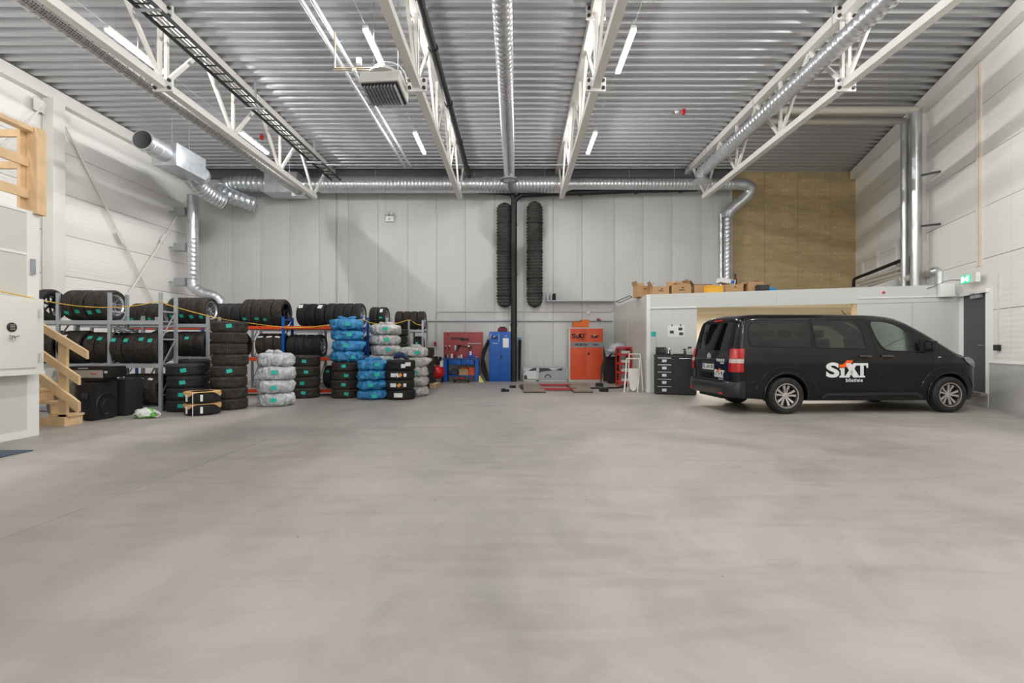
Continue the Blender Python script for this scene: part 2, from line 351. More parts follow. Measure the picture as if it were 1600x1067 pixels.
# ---------------------------------------------------------------- steel columns and bracing
def Lp(px, py, off=.0):   # point on left wall plane
    Xp = XL+off; Y = Xp*F/(px-PXC); return P(px, py, Y)
c1 = thing('steel_column', 'white steel column standing against left wall beside the timber railing', 'column', (XL+.16, 12.02, 0))
obj('post', MB().b6(XL+.02, XL+.3, 11.86, 12.18, 0, ZC-.32, bev=.01), TRUSS, c1)
obj('base_plate', MB().b6(XL+.0, XL+.36, 11.8, 12.24, 0, .02), TRUSS, c1)
obj('gusset_plate', MB().b6(XL+.12, XL+.14, 11.55, 11.86, ZC-.75, ZC-.45, bev=.004).b6(XL+.12, XL+.14, 12.18, 12.5, ZC-.8, ZC-.5, bev=.004), TRUSS, c1)
def brace(name, label, a, b, tb, two=True):
    r = thing(name, label, 'brace', a)
    a = Vector(a); b = Vector(b); d = (b-a).normalized(); t = a+(b-a)*tb
    obj('rod', MB().tube([a, b], .022, 8), TRUSS, r)
    if two: obj('rod', MB().tube([a+Vector((-.06, .08, .02)), b+Vector((-.06, .08, .02))], .014, 8), TRUSS, r)
    n = Vector((1, 0, 0)).cross(d)
    tbk = MB().bar(t-d*.16+n*.045, t+d*.16+n*.045, .05, .02, (1, 0, 0)).bar(t-d*.16-n*.045, t+d*.16-n*.045, .05, .02, (1, 0, 0)).bar(t-n*.05-d*.15, t+n*.05-d*.15, .05, .03, (1, 0, 0)).bar(t-n*.05+d*.15, t+n*.05+d*.15, .05, .03, (1, 0, 0)).bar(t-n*.05, t+n*.05, .05, .03, (1, 0, 0))
    obj('turnbuckle', tbk, TRIMW, r)
brace('wall_brace', 'long white diagonal tie rod from column top down behind tyres, left wall', Lp(90, 172, .14), Lp(250, 492, .14), .56)
brace('wall_brace', 'white diagonal tie rod falling from the duct end to the left, left wall', Lp(297, 306, .14), Lp(186, 484, .14), .42, False)
brace('wall_brace', 'white diagonal tie rod left of the column, left wall', Lp(66, 168, .14), Lp(-60, 290, .14), .9, False)
c2 = thing('steel_column', 'white steel column on right wall between two silver vertical pipes', 'column', on_right(12.75, .12, 0))
obj('post', MB().bar(on_right(12.75, .1, 0), on_right(12.75, .1, ZC-.3), .2, .24), TRUSS, c2)
# ---------------------------------------------------------------- roof trusses
ZT, ZB = 7.56, 6.22
tnames = ['leftmost white roof truss, above the tyre racks', 'second white roof truss from left, beside black ceiling pipe', 'third white roof truss from left, between the two light rows', 'rightmost white roof truss, above the black van']
NODES = [15.9-2.255*k for k in range(11)]
def truss(X, label):
    r = thing('roof_truss', label, 'truss', (X, 15.9, ZB), 0, 'white roof trusses')
    obj('top_chord', MB().b6(X-.1, X+.1, YN, 17.75, ZT-.06, ZC-.01, bev=.008), TRUSS, r)
    obj('bottom_chord', MB().b6(X-.075, X+.075, YN, 16.02, ZB-.07, ZB+.07, bev=.008), TRUSS, r)
    for k, y in enumerate(NODES):
        yt0 = y+1.12; yt1 = y-1.12
        if k: 
            sp = (k-3) % 6 == 0
            for dy in ((-.09, .09) if sp else (0,)):
                obj('web_post', MB().bar((X, y+dy, ZB+.06), (X, y+dy, ZT-.04), .06, .06), TRUSS, r)
            obj('web_diagonal', MB().bar((X, y+.05, ZB+.06), (X, yt0, ZT-.04), .055, .075), TRUSS, r)
        else:
            obj('web_diagonal', MB().bar((X, y+.05, ZB+.06), (X, 17.0, ZT-.04), .055, .075), TRUSS, r)
        if yt1 > YN: obj('web_diagonal', MB().bar((X, y-.05, ZB+.06), (X, yt1, ZT-.04), .055, .075), TRUSS, r)
    for y, z in ((NODES[3], ZB), (NODES[3], ZT+.02)):
        pl = obj('splice_plate', MB().b6(X-.19, X+.19, y-.02, y+.02, z-.13, z+.13, bev=.008), TRIMW, r)
        for dx in (-.135, .135):
            for dz in (-.07, .07): obj('bolt', MB().lathe([(0, 0), (.032, 0), (.032, .03), (0, .03)], 10, Matrix.Translation((X+dx, y-.02, z+dz)) @ Matrix.Rotation(pi/2, 4, 'X')), DARKG, pl)
for X, l in zip((-6.68, -1.88, 1.50, 6.22), tnames): truss(X, l)

# ---------------------------------------------------------------- ducts
def spiral(name, p0, p1, r, m, parent, pitch=.1, n=28, rib=.006, wall=True):
    p0 = Vector(p0); p1 = Vector(p1); L = (p1-p0).length; d = (p1-p0).normalized(); k = max(2, int(L/pitch))
    pts = []; rs = []
    for i in range(k):
        for f, rr in ((0, rib), (.12, rib), (.2, 0), (.92, 0)):
            pts.append(p0+d*(L*(i+f)/k)); rs.append(r+rr)
    pts.append(p1); rs.append(r)
    return obj(name, MB().tube(pts, rs, n), m, parent)
def duct_hangers(mb, X, ys, z, r):
    for y in ys: mb.tube([(X, y, z+r), (X, y, ZC)], .006, 6)
    return mb
def flexband(mb, pts, r, n=20, rib=.012, seg=3):
    pp = smoothpath(pts, 14); rs = [r+(rib if (i//1) % 2 else 0) for i in range(len(pp))]; return mb.tube(pp, rs, n)
DUCTM = mat('spiral_duct', rgb(208, 210, 213), .3, .72, var=.07, vscale=5)
d2 = thing('ceiling_duct', 'round silver spiral duct hanging over the middle of the hall', 'duct', (-.23, 15.4, 6.8))
spiral('duct_pipe', (-.23, YN, 6.8), (-.23, 16.7, 6.8), .165, DUCTM, d2, .14)
obj('diffuser', MB().lathe([(.16, .1), (.17, .0), (.29, -.1), (.3, -.13), (.24, -.13), (.1, -.12), (.02, -.13)], 28, Matrix.Translation((-.23, 15.5, 6.72))), DUCTM, d2)
obj('outlet_cone', MB().lathe([(.2, 0), (.17, -.04), (.05, -.09), (.005, -.1)], 24, Matrix.Translation((-.23, 15.5, 6.6))), GALVD, d2)
obj('hanger_rods', duct_hangers(MB(), -.23, (3, 6, 9, 12, 15), 6.8, .16), GALVD, d2)
d4 = thing('ceiling_duct', 'round silver spiral duct hanging beside rightmost truss above the van', 'duct', (5.88, 15.2, 6.78))
spiral('duct_pipe', (5.88, YN, 6.78), (5.88, 15.5, 6.78), .165, DUCTM, d4, .14)
obj('diffuser', MB().lathe([(.16, .1), (.17, .0), (.29, -.08), (.3, -.11), (.24, -.11), (.1, -.1), (.02, -.11)], 28, Matrix.Translation((5.88, 15.35, 6.6))), DUCTM, d4)
obj('hanger_rods', duct_hangers(MB(), 5.88, (3, 6, 9, 12, 15), 6.78, .16), GALVD, d4)
PERF = bpy.data.materials.new('perforated_duct'); PERF.use_nodes = True
nt = PERF.node_tree; b = nt.nodes['Principled BSDF']; b.inputs['Metallic'].default_value = .7; b.inputs['Roughness'].default_value = .4
tc = nt.nodes.new('ShaderNodeNewGeometry'); mp = nt.nodes.new('ShaderNodeMapping'); mp.inputs['Scale'].default_value = (42, 24, 42); nt.links.new(tc.outputs['Position'], mp.inputs[0])
vo = nt.nodes.new('ShaderNodeTexVoronoi'); vo.inputs['Scale'].default_value = 1; vo.inputs['Randomness'].default_value = .1; nt.links.new(mp.outputs[0], vo.inputs[0])
cr = nt.nodes.new('ShaderNodeValToRGB'); cr.color_ramp.elements[0].position = .3; cr.color_ramp.elements[0].color = rgb(70, 70, 72); cr.color_ramp.elements[1].position = .42; cr.color_ramp.elements[1].color = rgb(205, 205, 206)
nt.links.new(vo.outputs['Distance'], cr.inputs[0]); nt.links.new(cr.outputs[0], b.inputs['Base Color'])
d3 = thing('ceiling_duct', 'perforated silver duct hung beside leftmost truss above tyre racks', 'duct', (-7.05, 15, 6.3))
spiral('duct_pipe', (-7.05, YN, 6.3), (-7.05, 15.6, 6.3), .15, PERF, d3, .14)
obj('end_box', MB().box((-7.05, 15.75, 6.33), (.42, .32, .42), bev=.02), GALV, d3)
obj('hanger_rods', duct_hangers(MB(), -7.05, (3, 6, 9, 12, 15), 6.3, .15), GALVD, d3)
# main cross duct
cx = thing('cross_duct', 'large silver spiral duct running along the rear wall under the roof', 'duct', (0, 17.1, 7.0))
X0 = -6.95; zc = 7.0; yc_ = 17.15
spiral('duct_pipe', (X0, yc_, zc), (1.45, yc_, zc), .29, DUCTM, cx, .12)
obj('reducer', MB().tube([(1.45, yc_, zc), (1.62, yc_, zc), (1.95, yc_, zc+.02), (2.05, yc_, zc+.02)], [.3, .3, .2, .2], 28), DUCTM, cx)
spiral('duct_pipe', (2.05, yc_, zc+.02), (7.75, yc_, zc+.02), .195, DUCTM, cx, .12)
el = smoothpath([(7.75, yc_, zc+.02), (8.1, yc_, zc), (8.32, yc_+.05, zc-.12), (8.25, yc_+.15, zc-.35), (7.95, yc_+.28, zc-.62), (7.72, yc_+.36, zc-.85), (7.66, yc_+.38, zc-1.1)], 5)
obj('elbow', MB().tube(el, [.195+(.008 if i % 5 == 0 else 0) for i in range(len(el))], 24), DUCTM, cx)
spiral('down_pipe', (7.66, yc_+.38, zc-1.1), (7.66, yc_+.38, 2.85), .125, DUCTM, cx, .14)
spiral('down_pipe', (7.5, YB-.1, zc-.9), (7.5, YB-.1, 2.85), .06, DUCTM, cx, .3)
obj('silencer_box', MB().box((-8.2, yc_, 7.0), (1.15, .72, .68), bev=.012).box((-8.2, yc_, 6.64), (1.2, .76, .04)), GALV, cx)
spiral('duct_pipe', (-7.7, yc_, zc), (X0+.05, yc_, zc), .25, DUCTM, cx, .12)
fl2 = smoothpath([(-8.7, yc_, 7.0), (-9.3, yc_, 7.02), (-9.85, yc_-.02, 7.02), (-10.25, yc_+.0, 6.98), (-10.42, yc_-.1, 6.8), (-10.2, yc_-.25, 6.6), (-9.7, yc_-.1, 6.42), (-9.3, yc_+.1, 6.3)], 10)
obj('flexible_hose', MB().tube(fl2, [.25+(.022 if i % 3 == 0 else 0) for i in range(len(fl2))], 24), GALV, cx, 14)
obj('hanger_rods', duct_hangers(MB(), 0, (), 0, 0).tube([(-5, yc_, zc+.28), (-5, yc_, ZC)], .008, 6).tube([(-1.5, yc_, zc+.28), (-1.5, yc_, ZC)], .008, 6).tube([(1.0, yc_, zc+.28), (1.0, yc_, ZC)], .008, 6).tube([(4, yc_, zc+.2), (4, yc_, ZC)], .008, 6).tube([(5.6, yc_, zc+.2), (5.6, yc_, ZC)], .008, 6), GALVD, cx)
# left exhaust duct with open mouth
ld = thing('exhaust_duct', 'open-mouthed silver duct with box silencer high on left wall', 'duct', (-9.6, 12.6, 6.6))
M0 = P(222, 218, 12.4)
ax = Vector((-.02, 1, -.03)).normalized()
def Mdir(p, d):
    q = Vector((0, 0, 1)).rotation_difference(d).to_matrix().to_4x4(); q.translation = p; return q
obj('mouth', MB().lathe([(.25, .85), (.25, .5), (.262, .49), (.262, .46), (.25, .45), (.25, .2), (.265, .19), (.265, .16), (.25, .15), (.25, .02), (.268, 0), (.24, 0), (.24, .85)], 32, Mdir(M0, ax)), DUCTM, ld)
obj('inner_baffle', MB().lathe([(.0, .56), (.12, .55), (.13, .5), (.11, .5), (.1, .54), (0, .54)], 24, Mdir(M0, ax)).lathe([(.238, .6), (.0, .61)], 24, Mdir(M0, ax)), DARKG, ld)
B1 = M0+ax*.8
obj('silencer_box', MB().box((B1.x, B1.y+.62, B1.z-.02), (.68, 1.25, .62), bev=.012), GALV, ld)
q0 = M0+ax*2.0
flx = smoothpath([q0, q0+Vector((.0, .35, -.03)), P(298, 266, 14.8), P(308, 287, 15.3), P(327, 303, 15.8), P(349, 315, 16.2)], 12)
obj('flexible_hose', MB().tube(flx, [.25+(.022 if i % 3 == 0 else 0) for i in range(len(flx))], 24), GALV, ld, 14)
obj('end_cap', MB().lathe([(0, 0), (.2, 0), (.22, .03), (.0, .05)], 20, Mdir(P(351, 316, 16.25), Vector((.75, .3, -.4)).normalized())), DARKG, ld)
obj('hanger_rods', MB().tube([(B1.x, B1.y+.3, B1.z+.3), (B1.x, B1.y+.3, ZC)], .008, 6).tube([(B1.x, B1.y+1, B1.z+.3), (B1.x, B1.y+1, ZC)], .008, 6), GALVD, ld)
# vertical duct in the left corner
vd = thing('vertical_duct', 'slim silver vertical duct in the left rear corner with wall brackets', 'duct', (-10.9, 16.4, 2.4))
vx = P(301, 400, 16.3)
obj('down_pipe', MB().tube([(vx.x, 16.3, z) for z in (6.35, 3.6)], .17, 24), GALV, vd)
spiral('lower_pipe', (vx.x, 16.3, 4.9), (vx.x, 16.3, 3.55), .172, DUCTM, vd, .15)
el = smoothpath([(vx.x, 16.3, 3.55), (vx.x+.02, 16.3, 3.3), (vx.x+.25, 16.35, 3.1), (vx.x+.6, 16.45, 2.98), (vx.x+.8, 16.5, 2.8), (vx.x+.82, 16.5, 2.5)], 6)
obj('elbow', MB().tube(el, [.17+(.01 if i % 3 == 0 else 0) for i in range(len(el))], 22), GALV, vd)
for py in (332, 387, 441):
    z = P(0, py, 16.3).z; obj('wall_bracket', MB().b6(vx.x-.5, vx.x-.14, 16.1, 16.35, z-.13, z+.13), GALVD, vd); obj('bracket_arm', MB().b6(XL, vx.x-.5, 16.21, 16.24, z-.015, z+.015), GALVD, vd)
# cable ladder
cl = thing('cable_ladder', 'galvanised cable ladder running over the leftmost truss', 'cable ladder', (-6.27, 15.5, 7.05))
for dx in (-.16, .16): obj('side_rail', MB().b6(-6.27+dx-.012, -6.27+dx+.012, YN, 16.8, 7.0, 7.07), DARKG, cl)
y = YN+.2
rung0 = None
while y < 16.7:
    if rung0 is None: rung0 = obj('rung', MB().b6(-6.43, -6.11, -.012, .012, 7.015, 7.035), DARKG, cl); base = rung0.matrix_basis.copy(); rung0.location.y = y
    else:
        c = rung0.copy(); COL.objects.link(c); c.location.y = y
    y += .3
obj('cables', MB().tube([(-6.33, YN, 7.05), (-6.33, 16.7, 7.05)], .02, 6).tube([(-6.24, YN, 7.05), (-6.24, 16.7, 7.05)], .014, 6), GREYC, cl)
for y in (4.5, 8.2, 11.6, 15.0): obj('hanger', MB().b6(-6.29, -6.25, y-.02, y+.02, 7.07, ZC).b6(-6.5, -6.04, y-.025, y+.025, 6.97, 7.0), GALVD, cl)
# twin heating pipes
tp = thing('twin_pipes', 'pair of silver heating pipes hung lengthwise under the roof', 'pipe', (-3.7, 15.9, 7.4))
for X in (-3.82, -3.62): obj('pipe', MB().tube([(X, YN, 7.42), (X, 16.6, 7.42)], .045, 12), mat('bright_pipe', rgb(226, 227, 228), .25, .5), tp)
cb = MB()
for y in (2, 4.6, 7.2, 9.8, 12.4, 15): cb.b6(-3.9, -3.54, y-.02, y+.02, 7.46, 7.5).tube([(-3.72, y, 7.5), (-3.72, y, ZC)], .006, 6)
obj('pipe_clamps', cb, GALVD, tp)
# long cross pipe under the ceiling at rear
lp = tag(obj('cross_pipe', MB().tube([(-11.2, 16.6, 7.5), (5.6, 16.6, 7.5)], .045, 12), GALV), 'thin silver pipe running across just below the roof deck at rear', 'pipe')
tag(obj('edge_beam', MB().b6(XL+.2, 7.9, YB-.25, YB-.02, ZC-.3, ZC-.02), mat('beam_grey', rgb(96, 98, 102), .5)), 'dark grey steel beam along the top of the rear wall', 'beam')
# black exhaust pipe system
BP = mat('black_pipe', rgb(26, 26, 27), .5, 0)
bp_ = thing('black_pipe', 'black exhaust pipe along the second truss', 'pipe', (-1.66, 16, 7.2))
obj('pipe', MB().tube([(-1.66, YN, 7.22), (-1.66, 17.4, 7.22)], .08, 16), BP, bp_)
for y in (3, 5.2, 7.4, 9.6, 11.8, 14, 16.2): obj('coupling', MB().tube([(-1.66, y, 7.22), (-1.66, y+.08, 7.22)], .1, 14), BP, bp_)
yb = YB-.42
bw = thing('black_wall_pipe', 'black exhaust pipe branching and dropping down the rear wall between hoses', 'pipe', (-.1, yb, 0))
xv = (803-PXC)*yb/F
obj('down_pipe', MB().tube([(xv, yb, 0.0), (xv, yb, 6.3)], .112, 18), BP, bw)
el = smoothpath([(xv-.02, yb, 6.2), (xv-.02, yb, 6.62), (xv-.1, yb, 6.74), (xv-.35, yb, 6.79), (-1.2, yb, 6.83), (-1.9, yb, 6.88)], 5)
obj('left_branch', MB().tube(el, .085, 14), BP, bw)
el = smoothpath([(xv+.02, yb, 6.2), (xv+.04, yb, 6.5), (xv+.2, yb, 6.66), (xv+.5, yb, 6.73), (2.2, yb, 6.79), (4, yb, 6.86), (6.5, yb, 6.93)], 5)
obj('right_branch', MB().tube(el, .095, 14), BP, bw)
for X, z in ((2.3, 6.795), (4.3, 6.87), (5.9, 6.91)): obj('coupling', MB().tube([(X-.05, yb, z), (X+.05, yb, z)], .125, 14), BP, bw)
for z in (2, 3.8, 5.6): obj('coupling', MB().tube([(xv, yb, z), (xv, yb, z+.06)], .128, 16), BP, bw)
# hanging ribbed hoses
HOSEM = mat('black_hose', rgb(58, 58, 56), .65, var=.35, vscale=9, bump=.5, bscale=25)
def hose(px, y0, y1, label):
    Yh = 17.62; c = P(px, (y0+y1)/2, Yh); z1 = P(0, y0, Yh).z; z0 = P(0, y1, Yh).z; R = .305
    r = thing('ribbed_hose', label, 'hose', (c.x, Yh, z0), 0, 'black ribbed hoses on the rear wall')
    prof = [(.01, z0)]; n = int((z1-z0)/.055)
    for i in range(1, n):
        z = z0+(z1-z0)*i/n; d = min(z-z0, z1-z); rr = R*sqrt(max(0, 1-(1-min(1, d/R))**2)); prof.append((rr*(.87 if i % 2 else 1.0)*(1+.015*sin(i*.9)), z))
    prof.append((.01, z1))
    obj('hose_body', MB().lathe(prof, 28).xf(Matrix.Translation((c.x, Yh, 0)) @ Matrix.Diagonal((1, .55, 1, 1))), HOSEM, r, smooth=0)
    for f in (.13, .28, .52, .8):
        z = z0+(z1-z0)*f+random.uniform(-.05, .05)
        obj('strap', MB().lathe([(R*1.005, -.012), (R*1.03, -.01), (R*1.03, .01), (R*1.005, .012)], 28, closed=True).xf(Matrix.Translation((c.x, Yh, z)) @ Matrix.Rotation(random.uniform(-.06, .06), 4, 'Y') @ Matrix.Diagonal((1, .57, 1, 1))), BLACKM, r)
    obj('hook', MB().b6(c.x-.04, c.x+.04, Yh, YB, z1-.3, z1-.25), DARKG, r)
hose(788.5, 316, 481, 'black ribbed flexible hose hung on rear wall left of black pipe')
hose(835.5, 314, 481, 'black ribbed flexible hose hung on rear wall right of black pipe')

# white pipes, right side
WP = mat('insulated_pipe', rgb(206, 200, 188), .4, .15)
FOIL = mat('foil_pipe', rgb(196, 198, 200), .28, .85, bump=.25, bscale=6)
q1 = on_right(12.35, .35, 0); q2 = on_right(13.1, .3, 0)
r1 = thing('heating_pipe', 'thick silver pipe dropping down right wall nearer the door', 'pipe', (q1.x, q1.y, 2.7))
obj('run_pipe', MB().tube([(6.7, q1.y, 7.36), (q1.x+.02, q1.y, 7.36)], .095, 16), WP, r1)
obj('down_pipe', MB().tube([(q1.x, q1.y, 7.3), (q1.x, q1.y, 2.72)], .125, 18), FOIL, r1)
r2 = thing('heating_pipe', 'thinner silver pipe dropping down right wall behind the column', 'pipe', (q2.x, q2.y, 2.7))
obj('run_pipe', MB().tube([(6.9, q2.y, 7.42), (q2.x+.02, q2.y, 7.42)], .085, 16), WP, r2)
obj('down_pipe', MB().tube([(q2.x, q2.y, 7.36), (q2.x, q2.y, 2.72)], .095, 18), FOIL, r2)
cb = MB()
for z in (4.3, 5.6): cb.bar(on_right(11.95, .0, z), on_right(12.3, .3, z+.05), .025, .05)
obj('wall_brackets', cb, DARKG, r1)
for a, b in (((1260, 146), (1284, 125)), ((1420, 149), (1457, 124))):
    pass
# conduits on right wall near door
for k, off in enumerate((0, .1)):
    Yv = 10.32+off
    tag(obj('wall_conduit', MB().bar(on_right(Yv, .02, 3.0), on_right(Yv, .02, ZC-.35), .035, .05), mat('beige_conduit', rgb(216, 207, 194), .5)), ['beige vertical cable conduit above the exit sign, nearer the camera', 'beige vertical cable conduit above the exit sign, farther one'][k], 'conduit')
cn = thing('push_button', 'small black push button on beige conduit right of the grey door', 'switch', on_right(9.75, .02, 1.2))
obj('conduit', MB().bar(on_right(9.75, .01, 1.3), on_right(9.75, .01, 2.75), .02, .03), MATS['beige_conduit'], cn)
obj('button_box', MB().bar(on_right(9.69, .04, 1.25), on_right(9.8, .04, 1.25), .07, .12), BLACKP, cn)
# exit sign
es = thing('exit_sign', 'green illuminated exit sign above the grey door', 'sign', on_right(10.4, .12, 2.62))
e0 = on_right(10.62, .18, 2.74); e1 = on_right(10.22, .18, 2.74)
obj('casing', MB().bar(on_right(10.66, .16, 2.74), on_right(10.12, .16, 2.74), .08, .2), TRIMW, es)
gm = mat('exit_green', rgb(40, 190, 130), .4, emit=1.0)
obj('sign_face', MB().bar(on_right(10.64, .21, 2.74), on_right(10.3, .21, 2.74), .012, .17), gm, es)
wm = mat('exit_white', rgb(240, 255, 245), .4, emit=2.2)
obj('pictogram', MB().bar(on_right(10.6, .222, 2.74), on_right(10.52, .222, 2.74), .006, .12).bar(on_right(10.48, .222, 2.72), on_right(10.4, .222, 2.77), .006, .05).bar(on_right(10.4, .222, 2.74), on_right(10.34, .222, 2.74), .006, .12), wm, es)
# junction box on office corner
# ---------------------------------------------------------------- ceiling lights
LIT = mat('lamp_diffuser', (1, .99, .97, 1), .4, emit=26)
proto = thing('ceiling_light', 'x', 'light', (0, 0, 7.08), 0, 'linear ceiling lights')
p1 = obj('housing', MB().b6(-.05, .05, -.72, .72, .01, .07, bev=.008), TRIMW, proto); p1.matrix_parent_inverse.identity()
p2 = obj('diffuser', MB().b6(-.045, .045, -.7, .7, -.025, .01, bev=.01), LIT, proto); p2.matrix_parent_inverse.identity()
p3 = obj('suspension_wire', MB().tube([(0, -.5, .07), (0, -.5, .62)], .004, 6), GALVD, proto); p3.matrix_parent_inverse.identity()
p4 = obj('suspension_wire', MB().tube([(0, .5, .07), (0, .5, .62)], .004, 6), GALVD, proto); p4.matrix_parent_inverse.identity()
rown = {-7.5: 'left row over tyre racks', -2.77: 'row just left of second truss', 2.15: 'row right of third truss'}
yn = {13.85: 'farthest tube light', 9.55: 'tube light second from rear wall', 5.25: 'tube light third from rear wall', .95: 'tube light above the camera', -3.35: 'tube light behind the camera'}
first = True
for lx in LROWS:
    rl = tag(obj('light_rail', MB().tube([(lx, YN, 7.16), (lx, 15.4, 7.16)], .007, 6), GREYC), 'thin suspension rail of the lights, '+rown[lx], 'rail')
    for ly in LYS:
        lab = 'bright '+yn[ly]+', '+rown[lx]
        if first: o = proto; o['label'] = lab; first = False
        else: o = copy_thing(proto, lab, (p1, p2, p3, p4))
        o.location = (lx, ly, 7.08)
for ly in (6.9, 2.6, -1.7):  # fixtures for the added right-hand row, out of view
    o = copy_thing(proto, 'added unseen tube light brightening the right side, '+{6.9: 'level with the van', 2.6: 'beside the camera', -1.7: 'behind the camera'}[ly], (p1, p2, p3, p4)); o.location = (5.0 if ly < 3 else 7.2, ly, 7.08)
# unit heater
uh = thing('unit_heater', 'white ceiling fan heater with dark louvres hanging near second truss', 'heater', (-2.6, 9.1, 6.1))
H0 = P(601, 140, 9.0); T = Matrix.Translation(H0) @ Matrix.Rotation(radians(-12), 4, 'X') @ Matrix.Rotation(radians(-4), 4, 'Z')
obj('casing', MB().box((0, 0, .14), (.74, .5, .1), M=T, bev=.03).box((0, 0, .02), (.72, .62, .2), M=T, bev=.02), GREYC, uh)
obj('fan_hood', MB().lathe([(.33, 0), (.3, .08), (.22, .14), (.0, .15)], 24, T @ Matrix.Translation((0, 0, .19))), GREYC, uh)
obj('grille_frame', MB().box((0, 0, -.1), (.66, .56, .03), M=T), BLACKM, uh)
for k in range(10):
    obj('louvre', MB().box((0, 0, 0), (.012, .53, .07), M=T @ Matrix.Translation((-.28+k*.0622, 0, -.13)) @ Matrix.Rotation(.5, 4, 'Y')), GALVD, uh)
obj('bracket', MB().tube([T @ Vector((.42*cos(a), 0, .1+.5*sin(a))) for a in [pi*i/14 for i in range(15)]], .012, 8), GALVD, uh)
obj('hanger_rods', MB().tube([H0+Vector((-.2, 0, .3)), Vector((H0.x-.2, H0.y, ZC))], .008, 6).tube([H0+Vector((.25, 0, .3)), Vector((H0.x+.25, H0.y, ZC))], .008, 6), GALVD, uh)
obj('supply_pipes', MB().tube([H0+Vector((0, .1, .33)), H0+Vector((-.3, .1, .42)), H0+Vector((-1.0, .1, .42))], .016, 8).tube([H0+Vector((0, .2, .3)), H0+Vector((-.3, .2, .52)), H0+Vector((-1.0, .2, .52)), H0+Vector((-1.0, .2, 1.2))], .016, 8), mat('brass', rgb(190, 176, 150), .35, .6), uh)
obj('valve', MB().box(H0+Vector((-.52, .12, .6)), (.09, .07, .12), bev=.01), TRIMW, uh)
obj('valve', MB().box(H0+Vector((-.6, .1, .42)), (.07, .06, .06)), TRIMW, uh)
# alarm items on ceiling
for (px, py, c, lab) in ((1068, 175, REDP, 'red round alarm sounder on the ceiling right of the middle'), (409, 215, REDP, 'small red alarm device on ceiling above the tyre racks')):
    Y = (ZC-CH)*F/(540-py)*.99; q = P(px, py, Y); tag(obj('alarm_sounder', MB().lathe([(0, 0), (.05, 0), (.06, .06), (.05, .12), (0, .12)], 16, Matrix.Translation((q.x, q.y, ZC-.12))), c), lab, 'alarm')
q = P(1060, 174, 13.1); tag(obj('smoke_detector', MB().lathe([(0, 0), (.05, 0), (.06, .05), (0, .06)], 16, Matrix.Translation((q.x, 13.2, ZC-.06))), TRIMW), 'white smoke detector beside the red alarm sounder', 'detector')
# emergency light on rear wall
el_ = thing('emergency_light', 'white twin-head emergency light high on rear wall', 'light', P(609, 345, YB))
q = P(609, 342, YB-.06); obj('casing', MB().box((q.x, YB-.05, q.z), (.3, .09, .2), bev=.01), TRIMW, el_)
for dx in (-.08, .09): obj('lamp_head', MB().lathe([(0, 0), (.06, 0), (.075, .05), (.05, .09), (0, .09)], 16, Matrix.Translation((q.x+dx, YB-.1, q.z+.17)) @ Matrix.Rotation(pi/2, 4, 'X')), GREYC, el_)
obj('indicator', MB().box((q.x, YB-.1, q.z-.01), (.06, .012, .03)), INK, el_)
obj('cable', MB().tube([(q.x-.18, YB-.012, q.z), (q.x-.18, YB-.012, ZC-.5)], .008, 6), GREYC, el_)
# conduits on rear wall
def wallpipe(label, pts, r, m, name='wall_conduit'):
    return tag(obj(name, MB().tube([P(a, b, YB-.03) for a, b in pts], r, 8), m), label, 'conduit')
wallpipe('thin grey conduit on rear wall above the pegboard and lockers', [(681, 532), (681, 490), (684, 487), (796, 487)], .012, GREYC)
wallpipe('thin grey conduit on rear wall above the orange cabinet', [(808, 487), (955, 487)], .012, GREYC)
wallpipe('grey metal rail along rear wall at head height', [(664, 501.5), (957, 501.5)], .026, GALVD, 'wall_rail')
ct = thing('cable_tray', 'galvanised tray with small hooks on rear wall right of the hoses', 'cable tray', P(853, 470, YB))
obj('tray', MB().b6(*[(a-PXC)*17.6/F for a in (855, 962)], 17.5, 17.78, P(0, 471, 17.6).z, P(0, 469.3, 17.6).z), RACKG, ct)
for px in (855, 861): q = P(px, 464, 17.6); obj('hook', MB().b6(q.x-.02, q.x+.02, 17.5, 17.7, q.z-.15, q.z+.15), RACKG, ct)
q = P(866, 464, 17.6); obj('clip', MB().b6(q.x-.05, q.x+.05, 17.5, 17.75, q.z-.14, q.z+.12, bev=.02), BLACKM, ct)
sk = thing('wall_socket', 'white cable junction box on rear wall above the orange cabinet', 'socket', P(918, 487, YB))
q = P(919, 488.5, YB); obj('box', MB().box((q.x, YB-.04, q.z), (.12, .07, .1), bev=.01), TRIMW, sk); obj('cable', MB().tube([(q.x, YB-.02, q.z), (q.x, YB-.02, P(0, 472, YB).z)], .007, 6), GREYC, sk)
def plug(px, py, label):
    r = thing('pipe_valve', label, 'valve', P(px, py, YB)); q = P(px, py, YB-.08)
    obj('valve_body', MB().box((q.x, YB-.06, q.z), (.09, .1, .16), bev=.015), REDP, r)
    obj('knob', MB().lathe([(0, 0), (.03, 0), (.03, .06), (0, .06)], 12, Matrix.Translation((q.x, YB-.12, q.z+.02)) @ Matrix.Rotation(pi/2, 4, 'X')), DARKG, r)
plug(680, 537, 'small red air valve on rear wall above the red compressor')
plug(959, 541, 'small red air valve on rear wall above the black bin')
